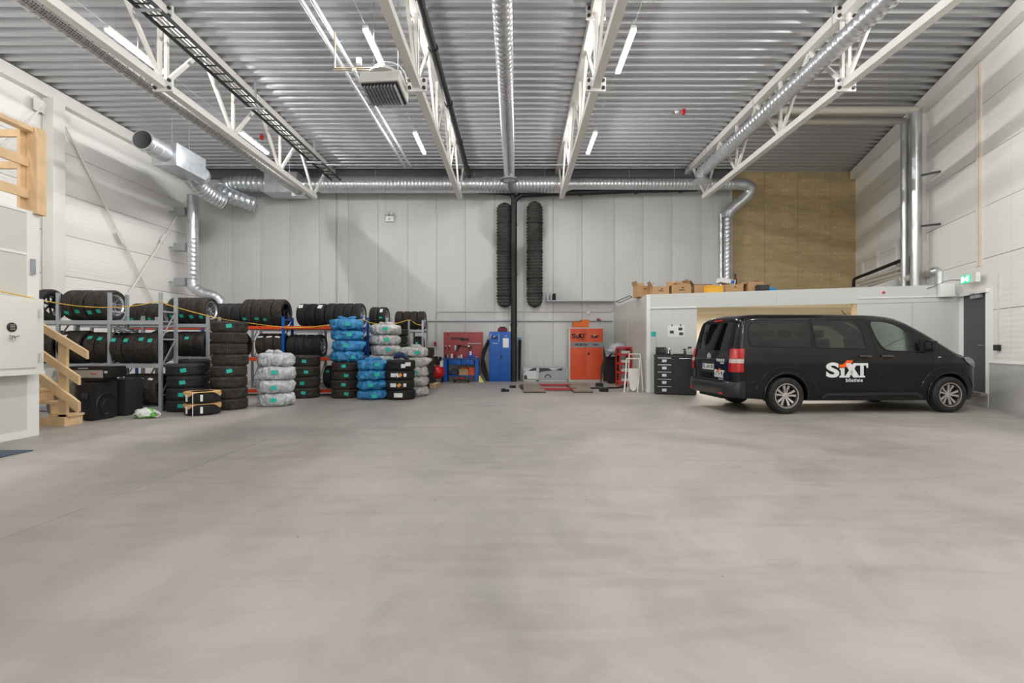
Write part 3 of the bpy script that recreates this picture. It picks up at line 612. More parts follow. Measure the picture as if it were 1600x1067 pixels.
# ================================================================ left office box with railing
of = structE('wall_office', 'white office box wall at the left with steel corner trims', 'wall', (-6.9, 6.9, 0))
OX, OY = -6.9, 6.96
PANW = mat('office_panel', rgb(206, 203, 196), .45)
for z0, z1 in ((.0, .93), (.95, 2.58), (2.6, 3.16)):
    obj('panel', MB().b6(-9.6, OX, -1.5, OY, z0+.002, z1-.002), PANW, of)
obj('corner_trim', MB().b6(OX-.16, OX+.012, OY-.16, OY+.012, 0, 3.16), TRIMW, of)
obj('base_trim', MB().b6(OX-.02, OX+.012, -1.5, OY-.16, 0, .1), TRIMW, of)
obj('joint_trim', MB().b6(OX-.02, OX+.01, -1.5, OY-.16, 2.565, 2.6), TRIMW, of)
obj('roof_edge', MB().b6(-9.6, OX+.01, -1.5, OY+.01, 3.16, 3.2), TRIMW, of)
tag(obj('grab_handle', MB().b6(OX+.012, OX+.05, OY-.12, OY-.07, 2.3, 2.52, bev=.01), GALVD), 'grey grab handle on the corner of the white office box', 'handle')
sf = thing('wall_cabinet', 'white steel key cabinet with keypad on the office wall', 'cabinet', (-6.75, 6.3, .93))
CABM = mat('cabinet_white', rgb(224, 223, 215), .38)
obj('body', MB().b6(OX+.012, -6.72, 5.1, 6.87, .93, 1.95, bev=.008).b6(OX+.012, -6.70, 5.1, 6.87, .89, .935), CABM, sf)
dd = obj('door', MB().b6(-6.72, -6.70, 5.3, 6.76, .985, 1.9, bev=.004), CABM, sf)
obj('keypad', MB().lathe([(0, 0), (.062, 0), (.062, .012), (.05, .02), (0, .02)], 24, Matrix.Translation((-6.70, 6.41, 1.535)) @ Matrix.Rotation(pi/2, 4, 'Y')), BLACKP, dd)
mb = MB()
for i in range(4):
    for j in range(3): mb.box((-6.678, 6.385+.022*j, 1.505+.02*i), (.004, .012, .01))
obj('keypad_buttons', mb, GREYC, dd)['kind'] = 'stuff'
hm = MB().lathe([(0, 0), (.03, 0), (.026, .03), (0, .035)], 16, Matrix.Translation((-6.70, 6.41, 1.4)) @ Matrix.Rotation(pi/2, 4, 'Y'))
for a in (.5, 2.6, 4.7): hm.tube([(-6.675, 6.41, 1.4), (-6.66, 6.41+.075*cos(a), 1.4+.05*sin(a))], .009, 8)
obj('handle', hm, CHROME, dd)
for z in (1.12, 1.74): obj('hinge', MB().tube([(-6.69, 6.79, z-.06), (-6.69, 6.79, z+.06)], .012, 10), GREYC, sf)
rl = thing('timber_railing', 'unpainted pine guard railing on top of the office box', 'railing', (-6.95, 6.96, 3.2))
obj('post', MB().b6(-6.98, -6.83, 6.88, 7.02, 3.17, 4.4), WOOD, rl)
obj('post', MB().b6(-7.03, -6.985, 6.8, 7.02, 3.21, 4.36), WOOD, rl)
for z, h in ((4.36, .06), (3.9, .13), (3.45, .13)):
    obj('rail', MB().b6(-6.99 if h < .1 else -6.98, -6.87 if h < .1 else -6.935, 2.0, 6.875, z-h/2, z+h/2), WOOD, rl)
for z, h in ((4.34, .1), (3.88, .1)):
    obj('rail', MB().b6(-9.6, -7.03, 6.92, 6.965, z-h/2, z+h/2), WOOD, rl)
for y in (4.4, 2.0): obj('post', MB().b6(-7.1, -6.995, y, y+.1, 3.21, 4.33), WOOD, rl)
# stairs
st = thing('timber_stairs', 'unpainted pine stairs with three-board handrail beside the office box', 'stairs', (-7.3, 7.9, 0))
def incl(x0, z0, x1, z1, y0, y1, h): return MB().prism([(x0, z0-h/2), (x1, z1-h/2), (x1, z1+h/2), (x0, z0+h/2)], y0, y1, lambda u, v, t: Vector((u, t, v)))
SY0, SY1 = 7.72, 8.1
obj('handrail', incl(-8.9, 2.37, -6.87, 1.14, SY0, SY0+.045, .13), WOOD, st)
obj('mid_rail', incl(-8.9, 2.05, -7.0, .73, SY0, SY0+.045, .14), WOOD, st)
obj('stringer', incl(-8.9, 1.72, -7.0, .31, SY0, SY0+.045, .15), WOOD, st)
obj('stringer', incl(-8.9, 1.5, -7.33, .27, SY1-.045, SY1, .2), WOOD, st)
obj('post', MB().b6(-7.37, -7.24, SY0+.05, SY0+.1, .0, 1.36), WOOD, st)
for k in range(7):
    x1 = -7.2-.24*k; z = .18+.205*k
    obj('tread', MB().b6(x1-.32, x1, SY0+.05, SY1-.045, z-.036, z), WOOD, st)
    obj('riser', MB().b6(x1-.06, x1-.03, SY0+.05, SY1-.045, z-.2 if k else 0, z-.036), WOOD, st)
obj('foot_board', MB().b6(-7.7, -7.22, SY0, SY0+.045, .0, .14), WOOD, st)
# mat
tag(obj('floor_mat', MB().b6(-6.86, -5.93, 3.6, 5.93, 0, .012, bev=.004), mat('mat_blue_grey', rgb(66, 80, 92), .9, var=.1, vscale=40)), 'dark blue grey floor mat at the left beside the office box', 'mat')

# ================================================================ tyres
TC = {}
def tyre_mesh(R, W, m, ri=None):
    key = (round(R, 3), round(W, 3), m.name, ri)
    if key in TC: return TC[key]
    h = W/2; ri = ri or (R-.1 if R < .34 else R-.115); g = .008
    half = [(ri, .72*h), (ri+.012, .88*h), (ri+.38*(R-ri), 1.0*h), (ri+.68*(R-ri), .99*h), (R-.022, .87*h), (R-.007, .76*h), (R, .62*h), (R, .46*h), (R-g, .44*h), (R-g, .36*h), (R, .34*h), (R, .08*h), (R-g, .06*h)]
    prof = [(r, -z) for r, z in half]+[(r, z) for r, z in reversed(half)]
    prof += [(R-.03, .6*h), (R-.025, 0), (R-.03, -.6*h)]
    me = MB().lathe(prof, 44, closed=True).mesh('tyre', m, 35); TC[key] = me; return me
def sticker_mesh(R, m, w=.075, h=.055):
    key = ('s', round(R, 3), m.name, w, h)
    if key in TC: return TC[key]
    mb = MB(); a = w/R/2; n = 4; r0 = R+.002; r1 = R+.005
    A = [[mb.bm.verts.new((rr*cos(-a+2*a*i/n), rr*sin(-a+2*a*i/n), z)) for i in range(n+1)] for rr, z in ((r0, -h/2), (r1, -h/2), (r1, h/2), (r0, h/2))]
    for q in range(4):
        for i in range(n): mb.bm.faces.new((A[q][i], A[q][i+1], A[(q+1) % 4][i+1], A[(q+1) % 4][i]))
    mb.bm.faces.new([A[q][0] for q in range(4)]); mb.bm.faces.new([A[q][n] for q in range(3, -1, -1)])
    me = mb.mesh('sticker', m, 40); TC[key] = me; return me
def rim_mesh(r, W, style, m):
    """wheel rim about local Z, face at +z"""
    key = ('r', round(r, 3), round(W, 3), style, m.name)
    if key in TC: return TC[key]
    h = W/2; mb = MB()
    mb.lathe([(r+.012, h*.86), (r+.012, h*.8), (r-.012, h*.7), (r-.03, 0), (r-.02, -h*.7), (r+.01, -h*.8), (r-.005, -h*.8), (r-.04, -h*.6), (r-.045, 0), (r-.028, h*.66), (r-.002, h*.86)], 36, closed=True)
    zf = h*.52
    ns, wd, tw = {'five': (5, .052, 0), 'twin': (5, .05, 1), 'ten': (10, .026, 0), 'steel': (0, 0, 0), 'seven': (7, .04, 0)}[style]
    if style == 'steel':
        mb.lathe([(r-.03, -.01), (r*.72, .02), (r*.6, .035), (r*.4, .02), (r*.3, .03), (r*.28, .05), (.0, .05), (0, .03), (r*.4, -.0), (r-.03, -.03)], 30)
        for k in range(10):
            a = 2*pi*k/10; mb.box((r*.66*cos(a), r*.66*sin(a), .03), (.03, .02, .03), rz=a)
    else:
        mb.lathe([(0, zf-.02), (.062, zf-.02), (.06, zf-.002), (.035, zf+.004), (.03, zf-.004), (0, zf-.002)], 20)
        for k in range(ns):
            a0 = 2*pi*k/ns
            for s in ((-1, 1) if tw else (0,)):
                w0 = wd*(.42 if tw else .8); w1 = wd*(.48 if tw else 1.0)
                def f(u, v, t, a0=a0):
                    zz = zf-.012-.022*max(0, 1-u/r)**.5+.03*max(0, u/r-.2)+t
                    return Vector((u*cos(a0)-v*sin(a0), u*sin(a0)+v*cos(a0), zz))
                o0 = s*.018; o1 = s*r*.23 if tw else 0
                mb.prism([(.045, o0-w0/2), (r*.55, (o0+o1)/2-w0/2), (r+.002, o1-w1/2), (r+.002, o1+w1/2), (r*.55, (o0+o1)/2+w0/2), (.045, o0+w0/2)], -.028, 0, f)
    me = mb.mesh('rim', m, 35); TC[key] = me; return me
def back_disc(r):
    key = ('d', round(r, 3))
    if key not in TC: TC[key] = MB().lathe([(0, -.012), (r-.04, -.012), (r-.04, -.0), (.1, .0), (.1, .015), (0, .015)], 24).mesh('brake_disc', RIMD, 40)
    return TC[key]
def add_child(name, me, root, M=None):
    o = bpy.data.objects.new(name, me); COL.objects.link(o); o.parent = root
    if M is not None: o.matrix_basis = M
    return o
ntyre = [0]
def make_wheel(loc, R, W, rub, upright, label, group, rim=None, rimm=None, stickers=(), sm=None, bag=None, tilt=0):
    """upright: axis along +X (rim faces +X). otherwise axis Z."""
    rot = Matrix.Rotation(pi/2, 4, 'Y') if upright else Matrix.Identity(4)
    spin = random.uniform(0, 2*pi)
    M = Matrix.Translation(loc) @ Matrix.Rotation(tilt, 4, 'Z') @ rot @ Matrix.Rotation(spin, 4, 'Z')
    tm = tyre_mesh(R, W, rub)
    if rim:
        r = bpy.data.objects.new('car_wheel', None); COL.objects.link(r); r.empty_display_size = .1
        add_child('tyre', tm, r)
        rr = (R-.1 if R < .34 else R-.115)
        add_child('rim', rim_mesh(rr, W, rim, rimm), r)
    else:
        r = bpy.data.objects.new('tyre', tm); COL.objects.link(r)
    r.matrix_basis = M; tag(r, label, 'wheel' if rim else 'tyre', group)
    for (ang, dz, mt, wd, hg, tl) in stickers:
        # ang: for flat tyres world angle about Z (-90 = toward camera); upright: angle above horizontal toward the camera
        a = radians(ang) if not upright else radians(-90-ang)
        Ms = Matrix.Rotation(a-spin, 4, 'Z') @ Matrix.Translation((0, 0, dz)) @ Matrix.Translation((R, 0, 0)) @ Matrix.Rotation(tl, 4, 'X') @ Matrix.Translation((-R, 0, 0))
        add_child('sticker', sticker_mesh(R, mt, wd, hg), r, Ms)
    ntyre[0] += 1
    return r
def T_(n=1): return lambda k, n_: [(random.uniform(-14, -4), random.uniform(-.02, .03), TEAL, .07, .09, random.uniform(-.2, .2))]
def row(xr, n, R, W, Y, z, where, rub=RUB_W, rim=None, rimm=RIMS, stick=None, lastrim=True, gap=.006):
    g = 'tyres in the '+where
    for k in range(n):
        x = xr-W/2-k*(W+gap)
        ss = stick(k, n) if stick else ()
        nm = ('rightmost' if k == 0 else ORD[k+1])+(' wheel' if rim else ' tyre')+('' if k == 0 else ' from right')
        lab = nm+' in '+where
        make_wheel((x, Y+random.uniform(-.015, .015), z+R+.002), R, W, rub, True, lab, g, rim, rimm, ss, tilt=random.uniform(-.02, .02))
def stk(ang=-8, m=TEAL, w=.075, h=.085, skip=()):
    return lambda k, n: [] if k in skip else [(ang+random.uniform(-4, 4), random.uniform(-.03, .03), m, w, h, random.uniform(-.2, .2))]

# ---------------------------------------------------------------- racks
def rack(label, posts, yf, dp, levels, top, pm, bm_, rod=True):
    r = thing('storage_rack', label, 'rack', (sum(posts)/len(posts), yf+dp/2, 0), 0, 'tyre storage racks')
    for x in posts:
        for y in (yf+.02, yf+dp-.02): obj('upright', MB().b6(x-.03, x+.03, y-.022, y+.022, 0, top), pm, r)
        zz = [.3+.55*k for k in range(int((top-.3)/.55)+1)] if dp < .8 else [.1, .65]
        for i, z in enumerate(zz):
            obj('frame_brace', MB().b6(x-.012, x+.012, yf+.04, yf+dp-.04, z, z+.03), pm, r)
            if i+1 < len(zz): obj('frame_brace', MB().bar((x, yf+.04, z+.03), (x, yf+dp-.04, z+.55), .02, .02), pm, r)
    ps = sorted(posts)
    for z in levels:
        for a, b in zip(ps[:-1], ps[1:]):
            obj('beam', MB().b6(a+.03, b-.03, yf-.01, yf+.03, z-.085, z-.005), bm_, r)
            obj('beam', MB().b6(a+.03, b-.03, yf+dp-.03, yf+dp+.01, z-.085, z-.005), bm_, r)
            obj('shelf_board', MB().b6(a+.03, b-.03, yf+.03, yf+dp-.03, z-.03, z-.008), RACKG, r)
    return r
rack('grey steel tyre rack nearest the camera, behind stairs and speaker', [-6.98, -7.98, -8.99, -10.0, -11.1], 9.46, .46, (.1, .94, 1.79), 2.33, RACKG, RACKG)
rack('low grey steel tyre rack behind the nearest one, ending at eight-high stack', [-6.86, -8.3, -9.8], 10.72, .45, (.1, 1.04, 1.78), 1.95, RACKG, RACKG)
rack('long tyre rack with blue uprights and orange beams', [-3.99, -6.02, -8.1, -10.2], 12.45, .55, (.17, .99, 1.80), 2.04, BLUE, ORANGE)
rack('grey tyre rack just behind the blue and orange rack', [-3.68, -5.6, -7.5], 13.7, .5, (.17, 1.0, 1.80), 2.08, RACKG, RACKG)
rack('galvanised tyre rack against the rear wall, right end of racks', [-3.07, -3.52, -5.5, -7.6], 15.80, .84, (.17, 1.0, 1.82), 2.12, GALV, RACKG)
def E(m, *a): return m
# nearest rack (centre Y 9.69)
Y1 = 9.70
row(-8.02, 4, .305, .215, Y1, 1.79, 'teal-tagged row on top shelf of nearest grey rack', RUB_W, 'twin', RIMS, stk(-30))
row(-9.28, 1, .315, .21, Y1, 1.79, 'black-rimmed set on top shelf left of nearest grey rack', RUB_S, 'seven', RIMB)
row(-7.02, 4, .305, .226, Y1, .94, 'teal-tagged bare row on middle shelf of nearest grey rack', RUB_W, 'steel', RIMD, stk(30))
row(-8.04, 2, .31, .22, Y1+.02, .94, 'pair behind the stair rail on middle shelf of nearest rack', RUB_W, None, None, stk(38))
row(-8.51, 2, .325, .22, Y1-.02, .94, 'large pair with white label on middle shelf, nearest rack', RUB_W, 'ten', RIMD, stk(44, PAPER, .05, .09, (0,)))
row(-9.04, 3, .325, .225, Y1-.02, .94, 'dark set at left end of middle shelf, nearest rack', RUB_W)
row(-7.03, 3, .315, .235, Y1, .1, 'bottom shelf row of nearest grey rack beside plastic bag', RUB_W, 'steel', RIMD, stk(42, PAPER, .045, .1, (2,)))
row(-8.72, 1, .32, .225, Y1, .1, 'pair on bottom shelf behind the stairs', RUB_W, 'ten', RIMS, stk(20, TEAL, .06, .1, (0,)))
Y2 = 10.95
row(-6.88, 4, .30, .212, Y2, 1.78, 'chrome-rimmed row on top of low grey rack', RUB_W, 'twin', RIMS, stk(-28))
row(-6.93, 4, .285, .232, Y2, 1.04, 'tagged row on middle shelf of low grey rack', RUB_W, None, None, stk(26, TEAL, .07, .09, (0,)))
row(-7.98, 1, .29, .22, Y2, 1.04, 'single set left of middle row on low grey rack', RUB_S, 'steel', RIMD)
row(-7.0, 4, .30, .22, Y2, .1, 'bottom shelf row of low grey rack', RUB_W)
Y3 = 12.73
row(-9.1, 4, .30, .225, Y3, 1.80, 'tagged row on top far left of orange rack', RUB_W, 'twin', RIMS, stk(-28))
row(-6.06, 4, .355, .255, Y3, 1.80, 'large black-rimmed row on top of orange rack', RUB_W, 'five', RIMB, stk(-32, TEAL, .075, .09, (0,)))
row(-7.13, 3, .30, .24, Y3, 1.80, 'small dark row left of the large black-rimmed wheels', RUB_S)
row(-4.98, 3, .295, .235, Y3, 1.80, 'new row with white labels on top of orange rack', RUB_N, 'ten', RIMS, stk(46, PAPER, .13, .11, (1,)))
row(-4.03, 4, .30, .225, Y3, 1.80, 'plain silver-rimmed row on top of orange rack', RUB_S, 'ten', RIMS)
row(-6.06, 3, .31, .225, Y3, .99, 'white-labelled row on middle shelf of orange rack', RUB_W, 'steel', RIMB, stk(44, PAPER, .045, .13))
row(-5.07, 4, .295, .218, Y3, .99, 'row with bare silver rim on middle shelf of orange rack', RUB_S, 'steel', RIMS)
row(-4.55, 2, .30, .22, Y3, .17, 'pair on bottom shelf of orange rack behind blue bags', RUB_S, None, None, stk(30))
row(-7.1, 4, .31, .22, Y3, .99, 'hidden row on middle shelf of orange rack behind eight-high stack', RUB_S)
Y4 = 13.95
row(-3.72, 2, .30, .225, Y4, 1.80, 'silver-rimmed pair on top of the grey rack behind orange rack', RUB_S, 'twin', RIMS, lambda k, n: [(38, 0, PAPER, .12, .08, 0), (-4, 0, TEAL, .06, .08, 0)] if k == 0 else [])
row(-3.70, 3, .29, .225, Y4, 1.0, 'middle shelf row of the grey rack behind orange rack', RUB_S)
row(-5.65, 6, .29, .225, Y4, 1.0, 'long dark row on middle shelf of the hidden grey rack', RUB_S)
Y5 = 16.22
row(-3.62, 1, .27, .215, 14.95, 1.80, 'single silver wheel', RUB_S, 'ten', RIMS) if False else None
row(-3.06, 4, .31, .235, Y5, 1.82, 'rightmost row on top shelf by the rear wall', RUB_W, 'ten', RIMS)
row(-3.12, 1, .30, .3, Y5, 1.0, 'tagged set on middle shelf between galvanised posts by rear wall', RUB_W, None, None, stk(10))
row(-4.2, 4, .30, .225, Y5, 1.0, 'dark row on middle shelf by the rear wall', RUB_S)
# hub caps on the middle tyres
hc = thing('hubcap_stack', 'loose silver wheel covers lying on the tagged middle-shelf tyres', 'hubcap', (-7.75, 9.62, 1.57))
for k in range(2):
    obj('hubcap', rim_mesh(.19, .12, 'seven', RIMS).copy(), RIMS, hc).matrix_basis = Matrix.Translation((-7.72-.1*k, 9.6+.03*k, 1.575+.035*k)) @ Matrix.Diagonal((1, 1, .35, 1)) @ Matrix.Rotation(.5*k, 4, 'Z')
for c in kids(hc): c.matrix_parent_inverse = Matrix.Translation(hc.location).inverted()

# ---------------------------------------------------------------- floor stacks
def stack(x, y, n, R, W, where, rub=RUB_W, tags=(), z0=0., extra=None):
    g = 'tyres in the '+where
    for k in range(n):
        ss = []
        if k in tags: ss.append((-90-degrees_(x, y)+random.uniform(-9, 9), random.uniform(-.02, .02), TEAL, .1, .075, random.uniform(-.2, .2)))
        if extra and k in extra: ss += extra[k]
        pos = 'bottom' if k == 0 else ('topmost' if k == n-1 else ORD[k+1]+' from bottom')
        make_wheel((x+random.uniform(-.012, .012), y+random.uniform(-.012, .012), z0+W/2+k*(W+.001)), R, W, rub, False, pos+' tyre in '+where, g, None, None, ss)
def degrees_(x, y): return math.degrees(math.atan2(x, y))*.8   # tags face the camera side
stack(-6.60, 9.66, 4, .335, .232, 'four-high stack with teal tags right of nearest grey rack', RUB_S, (0, 1, 2, 3))
stack(-6.92, 10.33, 4, .315, .25, 'dark stack hidden behind the teal-tagged four-high stack', RUB_S)
stack(-5.88, 9.90, 8, .335, .222, 'eight-high black tyre stack', RUB_W, (3, 7))
stack(-5.27, 12.06, 4, .345, .262, 'four-high tagged stack just right of white bags', RUB_W, (0, 1, 2, 3))
stack(-4.27, 12.06, 4, .335, .222, 'four black tyres carrying the tall blue bags', RUB_W, (0, 1, 2, 3))
WL = lambda a, dz, w, h, t=0, m=PAPER: (a, dz, m, w, h, t)
OT = mat('orange_label', rgb(226, 150, 60), .6)
stack(-2.82, 11.75, 4, .345, .236, 'new-labelled stack standing right of the blue bags', RUB_N, (), 0, {0: [WL(-87, 0, .2, .1)], 1: [WL(-104, 0, .15, .09), WL(-80, 0, .09, .07, .7, OT), WL(-58, 0, .07, .08)], 2: [WL(-105, 0, .13, .09), WL(-88, 0, .06, .1, .5), WL(-77, 0, .08, .08, .7, OT), WL(-58, 0, .07, .08)], 3: [WL(-68, -.02, .1, .09), WL(-48, .02, .14, .09)]})
stack(-2.92, 15.1, 4, .36, .275, 'dark stack on the wooden pallet beside red compressor', RUB_W, (), .13)
stack(-2.82, 14.0, 3, .30, .245, 'low stack behind right white bags', RUB_W, (2,))
stack(-3.76, 15.25, 8, .33, .226, 'tall dark stack behind the white bags by rear wall', RUB_S, (7,))
# pallet
pl = thing('pallet', 'small wooden pallet under the dark tyre stack', 'pallet', (-2.85, 15.05, 0))
for k in range(5): obj('plank', MB().b6(-3.25+k*.17, -3.25+k*.17+.13, 14.6, 15.5, .105, .128), WOOD, pl)
for y in (14.62, 15.0, 15.38): obj('block_row', MB().b6(-3.25, -2.44, y, y+.1, 0, .083), WOOD, pl)
for y in (14.62, 15.0, 15.38): obj('plank', MB().b6(-3.25, -2.44, y, y+.1, .083, .105), WOOD, pl)
# two tyres with cardboard
kraft = mat('kraft_board', rgb(206, 164, 112), .75)
for k in range(2):
    r = make_wheel((-5.93+.0*k, 9.13, .105+k*.222), .30, .2, RUB_N, False, ['lower small tyre with cardboard cover, front of the tagged stack', 'upper small tyre with cardboard cover, front of the tagged stack'][k], 'cardboard covered tyre pair', None, None, [(-112, 0, PAPER, .05, .13, 0), (-60, 0, PAPER, .04, .12, 0)])
    sp = r.matrix_basis.copy(); mb = MB(); n = 40; A = []; B = []; C = []
    for i in range(n):
        a = 2*pi*i/n; ww = .5+.5*cos(3*(a+1.9)); z = .101-.09*(ww**3)
        A.append(mb.bm.verts.new((.306*cos(a), .306*sin(a), z))); B.append(mb.bm.verts.new((.298*cos(a), .298*sin(a), .106))); C.append(mb.bm.verts.new((.19*cos(a), .19*sin(a), .108)))
    for i in range(n):
        j = (i+1) % n; mb.bm.faces.new((A[i], A[j], B[j], B[i])); mb.bm.faces.new((B[i], B[j], C[j], C[i]))
    o = obj('cardboard_cover', mb, kraft, None); o.parent = r; o.matrix_parent_inverse = r.matrix_basis.inverted() @ Matrix.Translation(r.location)
    s2 = obj('tie_strap', MB().box((.02, -.31, 0), (.014, .006, .2)), PAPER, None); s2.parent = r; s2.matrix_parent_inverse = o.matrix_parent_inverse.copy()

# ---------------------------------------------------------------- bagged tyres
def film(name, col, tcol):
    m = bpy.data.materials.new(name); m.use_nodes = True; nt = m.node_tree; N = nt.nodes.new; L = nt.links.new; b = nt.nodes['Principled BSDF']
    b.inputs['Roughness'].default_value = .28; b.inputs['Base Color'].default_value = col
    tc = N('ShaderNodeTexCoord')
    n1 = N('ShaderNodeTexNoise'); n1.inputs['Scale'].default_value = 5; n1.inputs['Detail'].default_value = 7; n1.inputs['Distortion'].default_value = 2.2; L(tc.outputs['Object'], n1.inputs[0])
    n2 = N('ShaderNodeTexVoronoi'); n2.feature = 'DISTANCE_TO_EDGE'; n2.inputs['Scale'].default_value = 7; L(n1.outputs['Color'], n2.inputs[0])
    bp = N('ShaderNodeBump'); bp.inputs['Strength'].default_value = .8; bp.inputs['Distance'].default_value = .03; L(n1.outputs['Fac'], bp.inputs['Height'])
    bp2 = N('ShaderNodeBump'); bp2.inputs['Strength'].default_value = .5; bp2.inputs['Distance'].default_value = .02; L(n2.outputs['Distance'], bp2.inputs['Height']); L(bp.outputs[0], bp2.inputs['Normal']); L(bp2.outputs[0], b.inputs['Normal'])
    mr = N('ShaderNodeMapRange'); mr.inputs[1].default_value = .38; mr.inputs[2].default_value = .62; L(n1.outputs['Fac'], mr.inputs[0])
    mx = N('ShaderNodeMix'); mx.data_type = 'RGBA'; mx.inputs[6].default_value = tcol; mx.inputs[7].default_value = col; L(mr.outputs[0], mx.inputs[0]); L(mx.outputs[2], b.inputs['Base Color'])
    return m
FW = film('bag_film_white', rgb(214, 216, 218), rgb(176, 180, 184))
FG = film('bag_film_cream', rgb(206, 204, 200), rgb(178, 177, 175))
FB = film('bag_film_blue', rgb(70, 156, 208), rgb(36, 112, 168))
def bag_mesh(R, W, m, seed, tail=0):
    mb = MB(); nu, nv = 96, 22; h = W/2; rows = []
    for j in range(nv+1):
        t = -pi/2+pi*j/nv; ct, s_ = cos(t), sin(t)
        r0 = (R)*(abs(ct)**.42); z0 = h*1.02*math.copysign(abs(s_)**.6, s_); rw = []
        for i in range(nu):
            a = 2*pi*i/nu; p = Vector((cos(a)*1.7, sin(a)*1.7, z0*5+seed*7.3))
            pf = Vector((cos(a)*5+z0*3*sin(seed), sin(a)*5+z0*3*cos(seed), z0*2.2+seed)); d = noise.noise(p*1.2)*.04+(1-abs(noise.noise(pf)))**3*.045+(1-abs(noise.noise(pf*2.3)))**4*.02-.02
            d += .012*sin(a*17+noise.noise(p)*6)*abs(s_)
            f = 1 if abs(ct) > .3 else abs(ct)/.3
            z = z0+(noise.noise(p*2.4+Vector((9, 0, 0)))*.045)*abs(ct)**.5
            rr = r0+d*f
            if tail: rr += tail*max(0, cos(a-radians(-25)))**26*max(0, 1-abs(z0-h*.2)/h)*f
            z = max(-h*1.0 if seed < 0 else -h*1.12, min(h*1.1, z))
            rw.append(mb.bm.verts.new((rr*cos(a), rr*sin(a), z)) if j not in (0, nv) else None)
        rows.append(rw)
    b = mb.bm.verts.new((0, 0, -h)); tp = mb.bm.verts.new((0, 0, h))
    for j in range(1, nv-1):
        for i in range(nu): mb.bm.faces.new((rows[j][i], rows[j][(i+1) % nu], rows[j+1][(i+1) % nu], rows[j+1][i]))
    for i in range(nu):
        mb.bm.faces.new((b, rows[1][(i+1) % nu], rows[1][i])); mb.bm.faces.new((tp, rows[nv-1][i], rows[nv-1][(i+1) % nu]))
    return mb.mesh('tyre_bag', m, 75)
def bagstack(x, y, n, R, W, m, where, z0=0, tags=True, topk=0, grp=None):
    for k in range(n):
        tail = random.choice((0, .1, .16)) if k else .06
        me = bag_mesh(R+random.uniform(-.01, .02), W*1.0, m, random.random()*50, tail)
        r = bpy.data.objects.new('bagged_tyre', me); COL.objects.link(r); r.location = (x+random.uniform(-.02, .02), y, z0+W/2+k*W); r.rotation_euler.z = random.uniform(-.5, .5)
        pos = 'bottom' if k == 0 else ('topmost' if k == n-1 else ORD[k+1]+' from bottom')
        tag(r, pos+' '+where, 'tyre', 'bagged tyres: '+where)
        if tags:
            a = math.atan2(-y*.9, -x*.5)+random.uniform(-.25, .25)-r.rotation_euler.z+.25
            add_child('sticker', sticker_mesh(R+.05, TEAL, .12, .085), r, Matrix.Rotation(a, 4, 'Z') @ Matrix.Translation((0, 0, random.uniform(-.02, .03))))
        if k == n-1:
            mb = MB()
            for q in range(5):
                a = random.uniform(0, 6.3); mb.tube(smoothpath([(0, 0, W/2-.01), (.12*cos(a), .12*sin(a), W/2+.03), (.22*cos(a+.5), .22*sin(a+.5), W/2+.015+topk)], 3), [.05, .045, .05, .04, .05, .03, .015][:7], 8)
            k_ = obj('bag_knot', mb, m, None); k_.parent = r
bagstack(-5.20, 10.46, 4, .35, .283, FW, 'white bagged tyre between eight-high stack and tagged stack')
bagstack(-4.22, 12.06, 4, .365, .262, FB, 'blue bagged tyre on the four tagged black tyres', z0=.895, topk=.05)
bagstack(-3.50, 11.75, 4, .33, .235, FB, 'blue bagged tyre standing on floor left of new-labelled stack')
bagstack(-3.42, 12.56, 7, .36, .262, FG, 'white bagged tyre behind the blue bags on floor')
bagstack(-2.66, 12.52, 5, .345, .25, FG, 'white bagged tyre behind the new-labelled stack')
tag(obj('blue_cloth', MB().tube(smoothpath([(-2.95, 11.62, .965), (-2.86, 11.58, 1.03), (-2.76, 11.6, 1.05), (-2.68, 11.66, .98), (-2.6, 11.63, .96)], 4), [.015, .03, .045, .055, .06, .065, .07, .07, .06, .06, .05, .05, .045, .04, .03, .02, .015], 9).xf(Matrix.Translation((0, 0, .02))), mat('navy_cloth', rgb(30, 50, 90), .8)), 'crumpled navy cloth on top of the new-labelled tyre stack', 'cloth')

# ---------------------------------------------------------------- speaker, mixer, bags by the stairs
SPK = mat('speaker_carpet', rgb(30, 30, 32), .7, bump=.3, bscale=90)
sp = thing('loudspeaker', 'large black loudspeaker cabinet on floor right of timber stairs', 'speaker', (-7.32, 8.5, 0))
Ms = Matrix.Translation((-7.39, 8.49, 0)) @ Matrix.Rotation(radians(88), 4, 'Z')
poly = [(-.24, .0), (-.17, .36), (.17, .36), (.24, .0)]   # front at v=0 (local -Y)
cab = MB().prism(poly, .015, .66, lambda u, v, t: Vector((u, v-.18, t))); bmesh.ops.bevel(cab.bm, geom=cab.bm.edges[:], offset=.012, segments=2, affect='EDGES')
obj('cabinet', cab.xf(Ms), SPK, sp)
gr = obj('grille', MB().box((0, -.185, .345), (.43, .014, .56), M=Ms, bev=.006), mat('grille_mesh', rgb(26, 26, 27), .5, .3, bump=.6, bscale=200), sp)
obj('woofer', MB().lathe([(.2, 0), (.19, .012), (.17, .008), (.07, -.003), (.06, .008), (0, .014)], 32, Ms @ Matrix.Translation((0, -.19, .27)) @ Matrix.Rotation(pi/2, 4, 'X')), BLACKP, gr)
obj('badge', MB().box((0, -.196, .1), (.07, .004, .012), M=Ms), GREYC, gr)
hd = obj('side_handle', MB().box((-.21, .0, .42), (.02, .12, .1), rz=-.19, M=Ms, bev=.004), DARKG, sp)
for dx, dy in ((-.2, -.12), (.2, -.12), (-.15, .12), (.15, .12)): obj('rubber_foot', MB().lathe([(0, 0), (.02, 0), (.02, .016), (0, .016)], 10, Ms @ Matrix.Translation((dx, dy, 0))), BLACKM, sp)
s2 = thing('loudspeaker', 'second black loudspeaker half hidden behind the first one', 'speaker', (-7.2, 9.05, 0))
